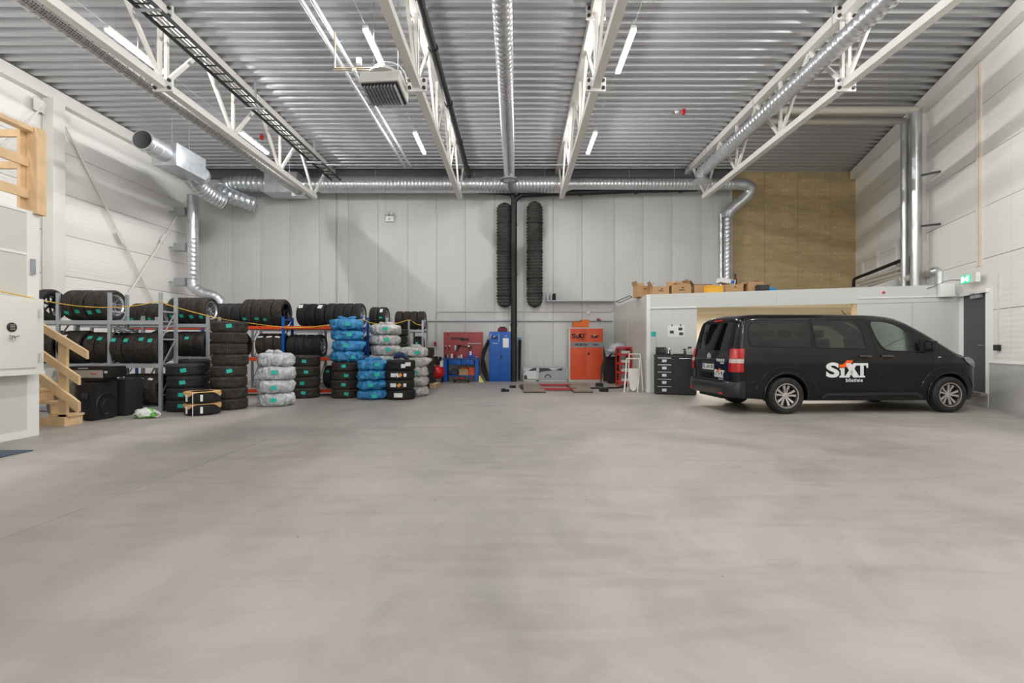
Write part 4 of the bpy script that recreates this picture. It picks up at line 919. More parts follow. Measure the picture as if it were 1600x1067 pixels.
obj('cabinet', MB().box((-7.36, 9.05, .345), (.40, .42, .66), rz=.02, bev=.015), SPK, s2); obj('rubber_feet', MB().box((-7.36, 9.05, .01), (.36, .36, .02)), BLACKM, s2)
mx = thing('printer', 'wide black and silver printer lying on the black loudspeaker', 'printer', (-7.3, 8.6, .68))
Mm = Matrix.Translation((-7.40, 8.5, .665)) @ Matrix.Rotation(.04, 4, 'Z')
obj('base', MB().box((.0, 0, .04), (.5, .3, .07), M=Mm, bev=.01), BLACKP, mx)
obj('front_panel', MB().box((-.06, -.01, .14), (.66, .36, .14), M=Mm, bev=.01), mat('silver_plastic', rgb(176, 172, 170), .35, .3), mx)
obj('lid', MB().box((-.02, 0, .235), (.78, .4, .06), M=Mm, bev=.015), BLACKP, mx)
obj('end_cap', MB().box((.33, 0, .15), (.1, .4, .16), M=Mm, bev=.015), BLACKP, mx)
obj('display', MB().box((.33, -.203, .17), (.05, .006, .04), M=Mm), GREYC, mx)
obj('red_mark', MB().box((.12, -.192, .14), (.1, .004, .025), M=Mm), mat('faded_red', rgb(190, 90, 76), .6), mx)
obj('grey_mark', MB().box((-.05, -.203, .235), (.16, .004, .014), M=Mm), GREYC, mx)
obj('red_mark', MB().box((-.16, -.192, .14), (.07, .004, .02), M=Mm), MATS['faded_red'], mx)
def blob(name, label, cat, c, s, m, seed=1, amp=.3, fr=2.2, seg=28):
    mb = MB().sph((0, 0, 0), 1, seg)
    for v in mb.bm.verts:
        d = 1+amp*noise.noise(v.co*fr+Vector((seed*5.1, 0, 0)))+amp*.45*noise.noise(v.co*fr*2.7+Vector((0, seed*3.3, 0)))
        v.co = v.co*d; v.co.z = max(v.co.z, -.75)
    for v in mb.bm.verts: v.co = Vector((v.co.x*s[0]+c[0], v.co.y*s[1]+c[1], (v.co.z+.75)*s[2]+c[2]))
    return tag(obj(name, mb, m, None, 60), label, cat)
bagm = bpy.data.materials.new('shopping_bag_film'); bagm.use_nodes = True; nt = bagm.node_tree; b = nt.nodes['Principled BSDF']; b.inputs['Roughness'].default_value = .3
tc = nt.nodes.new('ShaderNodeTexCoord'); nn = nt.nodes.new('ShaderNodeTexNoise'); nn.inputs['Scale'].default_value = 4.5; nt.links.new(tc.outputs['Object'], nn.inputs[0])
cr = nt.nodes.new('ShaderNodeValToRGB'); cr.color_ramp.interpolation = 'CONSTANT'; cr.color_ramp.elements[0].color = rgb(226, 230, 224); cr.color_ramp.elements[1].position = .56; cr.color_ramp.elements[1].color = rgb(96, 170, 60); nt.links.new(nn.outputs['Fac'], cr.inputs[0]); nt.links.new(cr.outputs[0], b.inputs['Base Color'])
pb = blob('plastic_bag', 'white and green plastic carrier bag lying on floor by loudspeaker', 'bag', (-6.62, 8.62, 0), (.2, .12, .1), bagm, 3, .3, 2.2)
hl = obj('handle', MB().tube(smoothpath([(-6.48, 8.6, .1), (-6.38, 8.57, .12), (-6.33, 8.58, .08), (-6.38, 8.6, .03), (-6.5, 8.6, .03)], 4), .014, 8), PAPER, pb)
clearm = mat('clear_bag', rgb(188, 188, 186), .2, alpha=.75, bump=.8, bscale=8)
blob('clear_bag', 'clear plastic bag on floor between the stairs and loudspeaker', 'bag', (-7.52, 8.42, 0), (.12, .1, .2), clearm, 9, .4)
blob('rubbish_bag', 'clear bag of mixed rags behind the stair post', 'bag', (-8.0, 8.6, 0), (.3, .25, .5), mat('mixed_bag', rgb(150, 150, 140), .35, var=.5, vscale=4), 5, .3)
# yellow rope
RP = [(-30, 446, 5.9), (0, 455, 6.3), (40, 463, 6.75), (70, 470, 7.2), (120, 478, 9.2), (170, 480.5, 9.36), (215, 477, 9.4), (250, 471, 9.42), (262, 476, 9.5), (300, 487, 9.6), (345, 498, 9.8), (388, 504.5, 11.5), (441, 511, 12.36), (480, 511.5, 12.38), (515, 507.5, 12.38), (545, 503, 12.38), (566, 499, 12.4), (578, 504, 12.9), (600, 507, 13.6), (622, 504.5, 14.8), (640, 500, 15.85), (650, 506, 15.85), (661, 508.5, 15.85)]
tag(obj('yellow_rope', MB().tube(smoothpath([P(*q) for q in RP], 4), [.011*(.75 if q < 50 else 1.15) for q in range((len(RP)-1)*4+1)], 8), mat('rope_yellow', rgb(226, 186, 60), .6)), 'thin yellow barrier rope strung along the front of the tyre racks', 'rope')

# ================================================================ back wall workshop
Yp = YB-.03
pg = thing('pegboard', 'red perforated tool board on rear wall above the blue workbench', 'tool board', P(724, 540, YB))
a0 = P(693.2, 559.5, Yp); a1 = P(754.8, 518.7, Yp)
PEG = mat('pegboard_red', rgb(176, 78, 76), .5)
obj('board', MB().b6(a0.x, a1.x, YB-.035, YB-.005, a0.z, a1.z, bev=.006), PEG, pg)
mb = MB(); nx = 34; nz = 22
for i in range(nx):
    for j in range(nz): mb.box((a0.x+.04+i*(a1.x-a0.x-.08)/(nx-1), YB-.0355, a0.z+.04+j*(a1.z-a0.z-.08)/(nz-1)), (.009, .003, .009))
o = obj('peg_holes', mb, DARKG, pg); o['kind'] = 'stuff'
# tools hung on the board
def tool(label, px0, py0, px1, py1, w, m, head=None, hm=None, cat='tool', name='hand_tool'):
    p0 = P(px0, py0, YB-.07); p1 = P(px1, py1, YB-.07); r = thing(name, label, cat, p0)
    obj('shaft', MB().bar(p0, p1, w, .02, (0, 1, 0)), m, r)
    if head: obj('head', MB().box((p0.x, YB-.07, p0.z), head, bev=min(head)*.2), hm or m, r)
    obj('hook', MB().tube([(p0.x, YB-.035, p0.z), (p0.x, YB-.085, p0.z)], .005, 6), GALVD, r)
    return r
tool('dark bow saw hung at the top of the red board', 706, 528.5, 724, 528, .035, DARKG, (.06, .03, .08))
tool('black tool with angled top hung high in middle of red board', 722, 529.5, 733, 530, .06, BLACKP, (.08, .04, .1))
tool('long steel level hung at right of red board', 731, 536.5, 752, 537, .03, GREYC)
tool('small black hook at top left corner of red board', 699, 521, 700.5, 523, .03, BLACKM)
tool('left pair of pliers on red board', 696, 541, 695.5, 546, .03, BLACKM, (.05, .03, .06), CHROME)
tool('second pliers on red board', 702, 541, 701, 547, .03, DARKG, (.06, .03, .06), CHROME)
tool('pale spanner hanging left of middle on red board', 711, 541, 711.5, 548, .06, CHROME, (.1, .03, .05))
tool('rubber mallet hanging in middle of red board', 718, 540, 713.5, 549, .035, BLACKM, (.1, .05, .06))
tool('long dark bar clamp across middle of red board', 714, 539.5, 731, 541.5, .028, DARKG, (.04, .03, .07))
tool('hammer hanging in the middle of red board', 732, 541, 734, 548, .03, DARKG, (.1, .04, .05), CHROME)
tool('small pliers right of hammer on red board', 735, 540, 737, 545, .025, BLACKM)
# workbench
wbn = thing('workbench', 'blue steel workbench with drawers under the red tool board', 'workbench', (-2.0, 17.45, 0))
x0 = P(694, 0, 17.3).x; x1 = P(748, 0, 17.3).x; zt = P(0, 559.5, 17.2).z
obj('bench_top', MB().b6(x0-.03, x1+.03, 17.15, 17.72, zt-.05, zt, bev=.006), mat('bench_top', rgb(40, 74, 140), .5), wbn)
for xx in (x0, x1-.12):
    for yy in (17.18, 17.6): obj('leg', MB().b6(xx, xx+.12, yy, yy+.09, 0, zt-.05), BLUE, wbn)
for k in range(2):
    d_ = obj('drawer', MB().b6(x0+.17+k*.46, x0+.61+k*.46, 17.17, 17.6, zt-.23, zt-.055, bev=.006), BLUE, wbn); obj('lock', MB().b6(x0+.38+k*.46, x0+.40+k*.46, 17.16, 17.175, zt-.1, zt-.08), CHROME, d_)
obj('lower_shelf', MB().b6(x0+.05, x1-.05, 17.25, 17.65, .2, .23), BLUE, wbn)
bx = P(736, 0, 17.35).x
vs_ = thing('bench_vice', 'blue vice on the right side of the blue workbench', 'vice', (bx, 17.35, zt))
obj('body', MB().b6(bx-.12, bx+.16, 17.28, 17.42, zt, zt+.1, bev=.015).b6(bx-.1, bx+.06, 17.3, 17.4, zt+.1, zt+.22, bev=.02), mat('vice_blue', rgb(24, 70, 150), .4), vs_)
obj('jaws', MB().b6(bx-.04, bx-.02, 17.26, 17.44, zt+.1, zt+.24).b6(bx+.0, bx+.02, 17.26, 17.44, zt+.1, zt+.24), CHROME, vs_)
obj('screw_handle', MB().tube([(bx+.2, 17.24, zt+.05), (bx+.2, 17.46, zt+.05)], .012, 8).tube([(bx+.1, 17.35, zt+.05), (bx+.2, 17.35, zt+.05)], .015, 8), CHROME, vs_)
bots = [(696, .13, BLACKP, 'leftmost black bottle'), (699.5, .17, CHROME, 'silver spray can'), (706, .19, PAPER, 'white spray can'), (711, .17, DARKG, 'dark spray can'), (717, .11, GREYC, 'short pale jar'), (721, .15, PAPER, 'white narrow bottle')]
for px, hgt, m, lab in bots:
    q = P(px, 0, 17.3); r = thing('spray_can', lab+' standing on the blue workbench', 'can', (q.x, 17.3, zt))
    obj('can_body', MB().lathe([(0, 0), (.032, 0), (.033, hgt*.75), (.02, hgt*.84), (0, hgt*.84)], 16, Matrix.Translation((q.x, 17.3, zt))), m, r)
    obj('cap', MB().lathe([(0, 0), (.018, 0), (.016, hgt*.16), (0, hgt*.16)], 12, Matrix.Translation((q.x, 17.3, zt+hgt*.84))), REDP if m is DARKG else BLACKP, r)
# things under bench
def crate(label, c, s, m, name='crate', cat='crate', rz=0):
    r = thing(name, label, cat, (c[0], c[1], c[2]), rz); t = .012; M = Matrix.Translation(c) @ Matrix.Rotation(rz, 4, 'Z')
    w_, d_, h_ = s
    obj('bottom', MB().box((0, 0, t/2), (w_, d_, t), M=M), m, r)
    for sx in (-1, 1): obj('side', MB().box((sx*(w_/2-t/2), 0, h_/2), (t, d_, h_), M=M), m, r)
    for sy in (-1, 1): obj('side', MB().box((0, sy*(d_/2-t/2), h_/2), (w_-2*t, t, h_), M=M), m, r)
    obj('rim', MB().box((0, -d_/2-.006, h_-.015), (w_+.02, .012, .03), M=M).box((0, d_/2+.006, h_-.015), (w_+.02, .012, .03), M=M).box((w_/2+.006, 0, h_-.015), (.012, d_, .03), M=M).box((-w_/2-.006, 0, h_-.015), (.012, d_, .03), M=M), m, r)
    return r
q = P(725, 0, 17.4); crate('brown cardboard box of parts on the lower shelf of workbench', (q.x, 17.42, .232), (.34, .26, .22), CARD, 'open_box', 'box')
crate('orange crate on the lower shelf right of cardboard box', (P(737.5, 0, 17.4).x, 17.42, .232), (.2, .26, .28), ORANGE)
blob('rag_pile', 'grey rags heaped on lower shelf of the workbench left side', 'rags', (P(709, 0, 17.4).x, 17.42, .232), (.18, .14, .12), mat('rags', rgb(70, 78, 92), .9), 2, .5)
blob('glove_pile', 'orange work gloves on top of the cardboard box under bench', 'gloves', (P(726, 0, 17.4).x, 17.38, .44), (.14, .09, .05), mat('gloves', rgb(190, 92, 50), .8, var=.3), 6, .5)
dl = thing('floor_dolly', 'dark low dolly on wheels on floor in front of the workbench', 'dolly', (P(721, 0, 17.05).x, 16.95, 0))
qx = P(721, 0, 16.9).x
obj('deck', MB().box((qx, 16.9, .09), (.62, .3, .03), bev=.012), DARKG, dl)
for dx in (-.24, .24):
    for dy in (-.1, .1): obj('castor', MB().lathe([(0, -.012), (.035, -.012), (.035, .012), (0, .012)], 14, Matrix.Translation((qx+dx, 16.9+dy, .036)) @ Matrix.Rotation(pi/2, 4, 'Y')), BLACKM, dl)
obj('chain_heap', MB().tube(smoothpath([(qx-.1, 16.85, .12), (qx, 16.82, .16), (qx+.08, 16.9, .13), (qx+.02, 16.96, .15), (qx-.05, 16.88, .17), (qx+.1, 16.84, .13)], 5), .022, 6), REDP, dl)
tag(obj('yellow_chock', MB().prism([(0, 0), (.3, 0), (.05, .42), (0, .42)], 0, .04, lambda u, v, t: Vector((P(748, 0, 17.0).x+u*.6, 17.0+t+v*.3, v*.55)), ), mat('pale_yellow', rgb(214, 196, 90), .5)), 'pale yellow brace leaning against right leg of workbench', 'brace')
# compressor
cp = thing('air_compressor', 'red air compressor with upright tank left of the workbench', 'compressor', (P(686, 0, 17.2).x, 17.2, 0)); qx = P(684.3, 0, 17.1).x
obj('tank', MB().lathe([(0, -.36), (.12, -.34), (.2, -.27), (.235, -.18), (.235, .18), (.2, .27), (.12, .34), (0, .36)], 28, Matrix.Translation((qx, 17.2, .36)) @ Matrix.Rotation(pi/2, 4, 'X')), mat('tank_red', rgb(214, 34, 28), .28), cp)
obj('pump', MB().box((qx-.02, 17.15, .7), (.2, .34, .18), bev=.03).lathe([(0, 0), (.07, 0), (.07, .12), (0, .12)], 12, Matrix.Translation((qx-.06, 17.05, .79))).lathe([(0, 0), (.07, 0), (.06, .1), (0, .1)], 12, Matrix.Translation((qx+.06, 17.2, .79))), BLACKM, cp)
obj('pressure_gauge', MB().lathe([(0, 0), (.035, 0), (.035, .03), (0, .03)], 14, Matrix.Translation((qx+.1, 16.98, .72)) @ Matrix.Rotation(pi/2, 4, 'X')), CHROME, cp)
for dx in (-.16, .16): obj('foot', MB().b6(qx+dx-.02, qx+dx+.02, 16.95, 17.45, 0, .16), BLACKM, cp)
obj('sign_label', MB().b6(qx+.1, qx+.2, 16.93, 16.94, .55, .75), PAPER, cp)
# blue locker
lk = thing('blue_locker', 'blue two-door steel locker on rear wall left of the black pipe', 'locker', (P(782, 0, 17.4).x, 17.5, 0))
x0 = P(764.6, 0, 17.4).x; x1 = P(798.0, 0, 17.35).x; z1 = P(0, 518.2, 17.4).z; Ym = 17.35
obj('body', MB().b6(x0, x1, Ym, 17.7, .0, z1, bev=.006), BLUE, lk)
xm = (x0+x1)/2-.0
for k, (a, b_) in enumerate(((x0+.015, xm-.004), (xm+.004, x1-.015))):
    d_ = obj('door', MB().b6(a, b_, Ym-.02, Ym, .05, z1-.03, bev=.005), BLUE, lk)
    if k == 0:
        LQ = (a, d_)
    else:
        obj('paper_note', MB().b6(a+.1, a+.31, Ym-.026, Ym-.021, 1.22, 1.56), PAPER, d_)
        obj('handle', MB().b6(a+.02, a+.06, Ym-.05, Ym-.02, .83, .95, bev=.008), BLACKP, d_)
        obj('badge', MB().b6(a+.17, a+.24, Ym-.024, Ym-.02, 1.63, 1.65), GREYC, d_)
# SIXT style logo geometry
def logo_meshes(m_txt, m_acc, ext=.004):
    """unit logo: letters S i X T, height 1, total width ~2.9, in the XY plane"""
    me = text_mesh('S', 1.32, m_txt, .05, ext, 'LEFT'); co = [v.co for v in me.vertices]; mnx = min(c.x for c in co); mny = min(c.y for c in co); mxy = max(c.y for c in co); mxx = max(c.x for c in co)
    me.transform(Matrix.Diagonal((.92/(mxx-mnx), 1.05/(mxy-mny), 1, 1)) @ Matrix.Translation((-mnx, -mny, 0)))
    bm = bmesh.new(); bm.from_mesh(me); mb = MB(); mb.bm.free(); mb.bm = bm
    f = lambda u, v, t: Vector((u, v, t))
    def pr(p): mb.prism(p, -ext, ext, f)
    # i with slab serifs
    pr([(.93, 0), (1.36, 0), (1.36, .12), (1.29, .12), (1.29, .66), (.95, .66), (.95, .54), (1.03, .54), (1.03, .12), (.93, .12)])
    # X
    pr([(1.28, .66), (1.28, .8), (1.3, .8), (1.78, .0), (2.2, 0), (2.2, .12), (2.12, .12), (1.56, 1.0), (1.28, 1.0), (1.28, .88), (1.36, .88)]) if False else None
    pr([(1.42, 1.0), (1.74, 1.0), (2.3, .12), (2.34, .12), (2.34, 0), (1.9, 0), (1.42, .8)])
    pr([(1.33, 0), (1.62, 0), (1.9, .44), (2.12, .88), (2.2, 1.0), (1.92, 1.0), (1.36, .12), (1.33, .12)])
    # T
    pr([(2.02, 1.0), (2.95, 1.0), (2.95, .66), (2.86, .66), (2.8, .84), (2.64, .84), (2.64, .12), (2.74, .12), (2.74, 0), (2.3, 0), (2.3, .12), (2.4, .12), (2.4, .84), (2.26, .84), (2.1, .84)])
    A = mb.mesh('logo_lettering', m_txt, 0)
    mb = MB(); sw = [(.92, .74)]+[(.95+.0+.45*sin(t), .62+.0+.62-.62*cos(t)) for t in ()]
    mb.prism([(.92, .92), (1.1, .9), (1.26, .98), (1.38, 1.1), (1.44, 1.2), (1.9, 1.2), (1.84, 1.06), (1.7, .9), (1.5, .76), (1.3, .7), (1.1, .69), (.92, .72)], -ext, ext, f)
    B = mb.mesh('logo_swoosh', m_acc, 0)
    return A, B
def logo(M, parent, m_txt, m_acc, ext=.003):
    A, B = logo_meshes(m_txt, m_acc, ext/max(M.to_scale())); A.transform(M); B.transform(M)
    return obj('logo_lettering', A, m_txt, parent), obj('logo_swoosh', B, m_acc, parent)
ORA = mat('logo_orange', rgb(255, 95, 10), .5)
a, d_ = LQ
logo(facecam(a+.05, Ym-.024, 1.52) @ Matrix.Diagonal((.085, .1, 1, 1)), d_, INK, PAPER)
obj('tape_strip', MB().b6(a+.03, a+.05, Ym-.024, Ym-.02, 1.55, 1.72).b6(a+.33, a+.345, Ym-.024, Ym-.02, 1.42, 1.7).b6(a+.1, a+.3, Ym-.024, Ym-.02, 1.36, 1.385), GREYC, d_)
# things on the locker
q = P(786, 0, 17.5); tb = thing('tool_bag', 'dark red and black tool bag on top of the blue locker', 'bag', (q.x, 17.5, z1))
obj('bag_body', MB().box((q.x-.02, 17.5, z1+.07), (.34, .22, .13), bev=.03), mat('maroon', rgb(110, 34, 34), .7), tb)
obj('bag_top', MB().box((q.x-.02, 17.5, z1+.15), (.22, .18, .06), bev=.02), BLACKM, tb)
q = P(797.3, 0, 17.5); wbt = thing('white_bottle', 'white plastic bottle on the right end of the blue locker', 'bottle', (q.x, 17.5, z1))
obj('bottle', MB().lathe([(0, 0), (.055, 0), (.055, .14), (.02, .2), (0, .2)], 18, Matrix.Translation((q.x, 17.5, z1))), PAPER, wbt)
obj('cap', MB().lathe([(0, .2), (.022, .2), (.022, .23), (0, .23)], 12, Matrix.Translation((q.x, 17.5, z1))), PAPER, wbt)
# leaning black hoses
for k, (dx, cx) in enumerate(((0, 0), (.09, .06))):
    pts = [P(764.5-dx*10, 531, 17.6), P(757-k*2, 550, 17.55), P(753.6+k*3, 567, 17.5), P(756+k*4, 582, 17.45), P(762.5-k*1, 594.3, 17.4)]
    tag(obj('black_hose', MB().tube(smoothpath(pts, 6), .055-.012*k, 12), BLACKM), ['thick bent black hose leaning left of the blue locker', 'thinner bent black hose leaning beside blue locker'][k], 'hose')
for k, (pa, pb_) in enumerate(((811.0, 810.5), (813.5, 812))):
    tu = tag(obj('black_tube', MB().tube([P(pa, 531, 17.6), P(pb_, 594.5, 17.45)], .03, 10), BLACKM), ['black tube leaning right of the black pipe, left one', 'black tube leaning right of the black pipe, right one'][k], 'tube')
    if k == 0: obj('end_cap', MB().box(P(811.5, 529, 17.6), (.14, .08, .07), bev=.01), mat('cap_blue', rgb(60, 150, 190), .5), tu)
# orange cabinet
oc = thing('orange_cabinet', 'tall orange two-door cabinet on rear wall with grey band', 'cabinet', (P(915, 0, 17.3).x, 17.5, 0))
x0 = P(889, 0, 17.24).x; x1 = P(942.8, 0, 17.24).x; z1 = P(0, 511.5, 17.24).z; Ym = 17.27
obj('body', MB().b6(x0, x1, Ym, 17.75, 0, z1, bev=.008), GREYC, oc)
xm = P(916.6, 0, 17.24).x; OCM = mat('cabinet_orange', rgb(212, 78, 36), .42, var=.06, vscale=2); BAND = mat('band_grey', rgb(138, 140, 142), .45)
for k, (a, b_) in enumerate(((x0+.045, xm-.004), (xm+.004, x1-.015))):
    d_ = obj('door', MB().b6(a, b_, Ym-.022, Ym, .08, z1-.04, bev=.005), OCM, oc)
    bz0 = P(0, 542.8, 17.24).z; bz1 = P(0, 534.5, 17.24).z
    obj('grey_band', MB().b6(a+.003, b_-.003, Ym-.026, Ym-.021, bz0, bz1), BAND, d_)
    zl = P(0, 528.5, 17.24).z
    if k == 0:
        logo(facecam(a+.05, Ym-.026, zl) @ Matrix.Diagonal((.167, .16, 1, 1)), d_, INK, mat('logo_orange_faded', rgb(240, 120, 40), .5))
        obj('sub_line', MB().b6(a+.24, a+.5, Ym-.026, Ym-.022, zl-.06, zl-.045), INK, d_)
        text('band_lettering', 'WÜRTH', .12, INK, facecam(a+.38, Ym-.03, (bz0+bz1)/2), d_, .004)
        obj('band_logo', MB().b6(a+.05, a+.13, Ym-.03, Ym-.026, (bz0+bz1)/2+.02, (bz0+bz1)/2+.05).b6(a+.05, a+.13, Ym-.03, Ym-.026, (bz0+bz1)/2-.05, (bz0+bz1)/2-.02), REDINK, d_)
    else:
        logo(facecam(a+.15, Ym-.026, zl+.01) @ Matrix.Diagonal((.098, .1, 1, 1)), d_, INK, PAPER)
        text('band_lettering', 'ORSY', .085, INK, facecam(a+.32, Ym-.03, (bz0+bz1)/2), d_, .001)
        hq = P(919.5, 552.5, 17.24); obj('lock', MB().box((hq.x, Ym-.035, hq.z), (.06, .03, .09), bev=.008), BLACKP, d_)
tr = thing('wall_bin', 'orange open storage bin on orange cabinet, left and lower one', 'bin', (P(900, 0, 17.4).x, 17.45, z1))
crate('low orange storage bin on the left of the orange cabinet top', (P(902, 0, 17.4).x, 17.45, z1), (.30, .3, .2), mat('bin_orange', rgb(232, 110, 20), .45), 'storage_bin', 'bin')
bpy.data.objects.remove(tr)
crate('taller orange storage bin on the orange cabinet top', (P(914.2, 0, 17.4).x, 17.47, z1), (.26, .3, .28), MATS['bin_orange'], 'storage_bin', 'bin')
q = P(935.5, 499.3, 17.7); tag(obj('red_cap', MB().box((q.x, 17.72, q.z), (.14, .1, .04), bev=.015).box((q.x-.02, 17.72, q.z+.03), (.07, .08, .04), bev=.015), REDP), 'red cap lying on the wall rail right of orange bins', 'cap')
tag(obj('dark_board', MB().prism([(0, 0), (.34, 0), (.02, 1.42), (0, 1.42)], 0, .02, lambda u, v, t: Vector((x1+.02+u, 17.5+t+v*.1, v))), DARKG), 'dark board leaning against the right side of orange cabinet', 'board')
# low framed panel, reflection of white cars painted as flat shapes
fr = thing('painted_reflection', 'low framed panel with painted reflection of white cars, leaning on rear wall', 'painted reflection', (P(852, 0, 17.6).x, 17.6, 0))
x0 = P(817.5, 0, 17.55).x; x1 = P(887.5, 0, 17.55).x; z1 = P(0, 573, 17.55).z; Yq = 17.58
obj('backing', MB().b6(x0, x1, Yq, Yq+.02, 0.02, z1), mat('refl_ground', rgb(120, 122, 124), .3), fr)
obj('reflected_sky', MB().b6(x0+.03, x1-.03, Yq-.003, Yq, z1-.16, z1-.02), mat('refl_sky', rgb(196, 204, 210), .3), fr)
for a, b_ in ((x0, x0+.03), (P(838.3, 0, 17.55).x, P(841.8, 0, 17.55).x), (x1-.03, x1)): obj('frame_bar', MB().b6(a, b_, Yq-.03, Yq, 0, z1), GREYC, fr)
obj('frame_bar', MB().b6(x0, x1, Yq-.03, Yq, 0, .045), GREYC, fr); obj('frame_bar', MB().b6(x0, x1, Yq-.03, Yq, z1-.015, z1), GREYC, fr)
def refl_shape(name, pts, m, y): obj(name, MB().prism([(P(u, v, Yq).x, P(u, v, Yq).z) for u, v in pts], y, y+.003, lambda u, v, t: Vector((u, t, v))), m, fr)
PW = mat('refl_white', rgb(214, 216, 218), .3); PD = mat('refl_dark', rgb(52, 54, 58), .3); PG = mat('refl_grey', rgb(160, 164, 166), .3)
refl_shape('reflected_car', [(819, 592), (819, 583), (822, 579), (828, 576.5), (833, 574), (838, 573.4), (838, 592)], PW, Yq-.008)
refl_shape('reflected_window', [(825, 579.5), (829, 576.8), (834, 574.6), (838, 574.4), (838, 579)], PD, Yq-.012)
refl_shape('reflected_tyre', [(819, 592), (819, 587), (821.5, 585.4), (823.5, 588), (824, 592)], PD, Yq-.012)
refl_shape('reflected_car', [(842.5, 592.5), (842.5, 583), (848, 580), (862, 579), (870, 576), (878, 574.5), (887, 576), (887, 592.5)], PG, Yq-.008)
refl_shape('reflected_window', [(842.5, 581), (842.5, 575), (856, 575), (864, 578.4), (850, 580)], PD, Yq-.012)
refl_shape('reflected_window', [(869, 578.5), (873, 576), (879, 575.4), (878, 579)], PD, Yq-.012)
refl_shape('reflected_tyre', [(856.0+5.2*cos(t), 590+5.4*sin(t)) for t in [pi+pi*i/12 for i in range(13)]], PD, Yq-.012)
refl_shape('reflected_wheel', [(856.0+3.4*cos(t), 590+3.6*sin(t)) for t in [pi+pi*i/12 for i in range(13)]], PG, Yq-.016)
# lift platform on floor
PLT = mat('lift_plate', rgb(130, 118, 106), .75, var=.15, vscale=5)
lf = thing('scissor_lift', 'low floor lift with two grey ramps and red cross bars', 'lift', (1.1, 14.4, 0))
for k, (xa, xb, xc, xd) in enumerate(((.2, .80, .20, .72), (1.56, 2.08, 1.66, 2.26))):
    o = MB().prism([(xa, 13.15), (xb, 13.15), (xd, 15.6), (xc, 15.6)], .03, .065, lambda u, v, t: Vector((u, v, t)))
    obj('ramp_plate', o, PLT, lf)
    obj('ramp_frame', MB().b6(xa, xb, 13.13, 13.15, 0, .03).b6(xa+.02, xa+.06, 13.16, 15.55, 0, .03).b6(xb-.1, xb-.06, 13.16, 15.5, 0, .03), DARKG, lf)
    if k == 0: obj('ramp_flap', MB().prism([(xa, 14.0), (xa, 15.5), (xa-.12, 14.9)], .04, .07, lambda u, v, t: Vector((u, v, t))), DARKG, lf)
for y in (13.75, 15.2): obj('cross_bar', MB().b6(.7, 1.7, y-.07, y+.07, .02, .09, bev=.02), mat('lift_red', rgb(152, 46, 44), .45), lf)
obj('cable', MB().tube(smoothpath([(2.05, 14.4, .02), (2.6, 14.45, .02), (3.2, 14.7, .02), (3.45, 15.4, .02)], 5), .03, 8), BLACKM, lf)
def fb(label, px0, px1, py0, py1, h=.08):
    Y0 = 974/(py1-540)+.05; w_ = (px1-px0)*Y0/F; c = P((px0+px1)/2, py1, Y0)
    r = thing('rubber_block', label, 'block', (c.x, Y0+.1, 0)); obj('block_body', MB().box((c.x, Y0+.12, h/2), (w_, .24, h), bev=.01), BLACKM, r)
    obj('top_grip', MB().box((c.x, Y0+.12, h+.004), (w_*.8, .18, .008)), DARKG, r)
fb('black rubber lift block at far left on floor, left of lift', 783, 790, 606, 612.5)
fb('black rubber lift block standing right of the leftmost one', 790.3, 795.5, 607, 612.3, .05)
fb('black rubber lift block farther back, left of lift', 796, 806, 603, 606.5, .06)
fb('black rubber lift block nearest on floor right of lift', 938, 951, 606.5, 612.5, .1)
fb('black rubber lift block farther back, right of lift', 932, 943, 600, 604.5, .1)
# bin, bag, parts rack, ladder
bn = thing('waste_bin', 'tall black waste bin between orange cabinet and red rack', 'bin', (P(958.5, 0, 17).x, 16.9, 0)); qx = P(957, 0, 16.6).x
obj('bin_body', MB().prism([(-.14, 0), (.16, 0), (.19, .88), (-.19, .88)], -.2, .2, lambda u, v, t: Vector((qx+u, 16.6+t*(.8+.2*v), v+.005))), BLACKM, bn)
obj('bin_rim', MB().box((qx, 16.6, .9), (.42, .42, .04), bev=.01), BLACKP, bn)
obj('liner_edge', MB().tube(smoothpath([(qx-.2, 16.4, .86), (qx-.05, 16.38, 1.02), (qx+.1, 16.38, .98), (qx+.2, 16.4, .88)], 4), .03, 8), BLACKM, bn)
tag(obj('bent_plate', MB().prism([(0, .5), (.25, .95), (.3, .93), (.04, .0), (0, 0)], 0, .05, lambda u, v, t: Vector((qx-.38+u*.6, 16.75+t, v))), mat('brown_steel', rgb(70, 48, 40), .6)), 'brown steel plate leaning left of the black bin', 'plate')
rr = thing('parts_rack', 'red steel parts rack with grey bins beside the white step ladder', 'rack', (P(977, 0, 15.5).x, 15.6, 0)); RX0, RX1, RY0, RY1 = 3.22, 3.55, 15.0, 15.6
for x_ in (RX0, RX1):
    for y_ in (RY0, RY1): obj('post', MB().b6(x_-.02, x_+.02, y_-.02, y_+.02, 0, 1.22), REDP, rr)
for z in (.12, .42, .7, .98, 1.2):
    obj('tray', MB().b6(RX0, RX1, RY0, RY1, z, z+.06), REDP, rr)
    obj('side_panel', MB().b6(RX1-.005, RX1+.01, RY0, RY1, z, z+.22), REDP, rr) if z < 1.1 else None
    if z < 1.1: obj('parts_bin', MB().b6(RX0+.03, RX1-.03, RY0-.02, RY0+.2, z+.06, z+.15, bev=.01), GREYC, rr)
blob('clear_rubbish_bag', 'pale translucent bag heaped on the black bin and red rack', 'bag', (3.32, 15.9, 1.02), (.3, .22, .2), mat('pale_bag', rgb(176, 180, 190), .3, bump=.6, bscale=8), 12, .35)
ldr = thing('step_ladder', 'white folding step ladder leaning by office wall corner', 'ladder', (P(990, 0, 13.6).x, 13.8, 0)); LM = mat('ladder_white', rgb(226, 222, 214), .35)
def LP(px, py, Y): return P(px, py, Y)
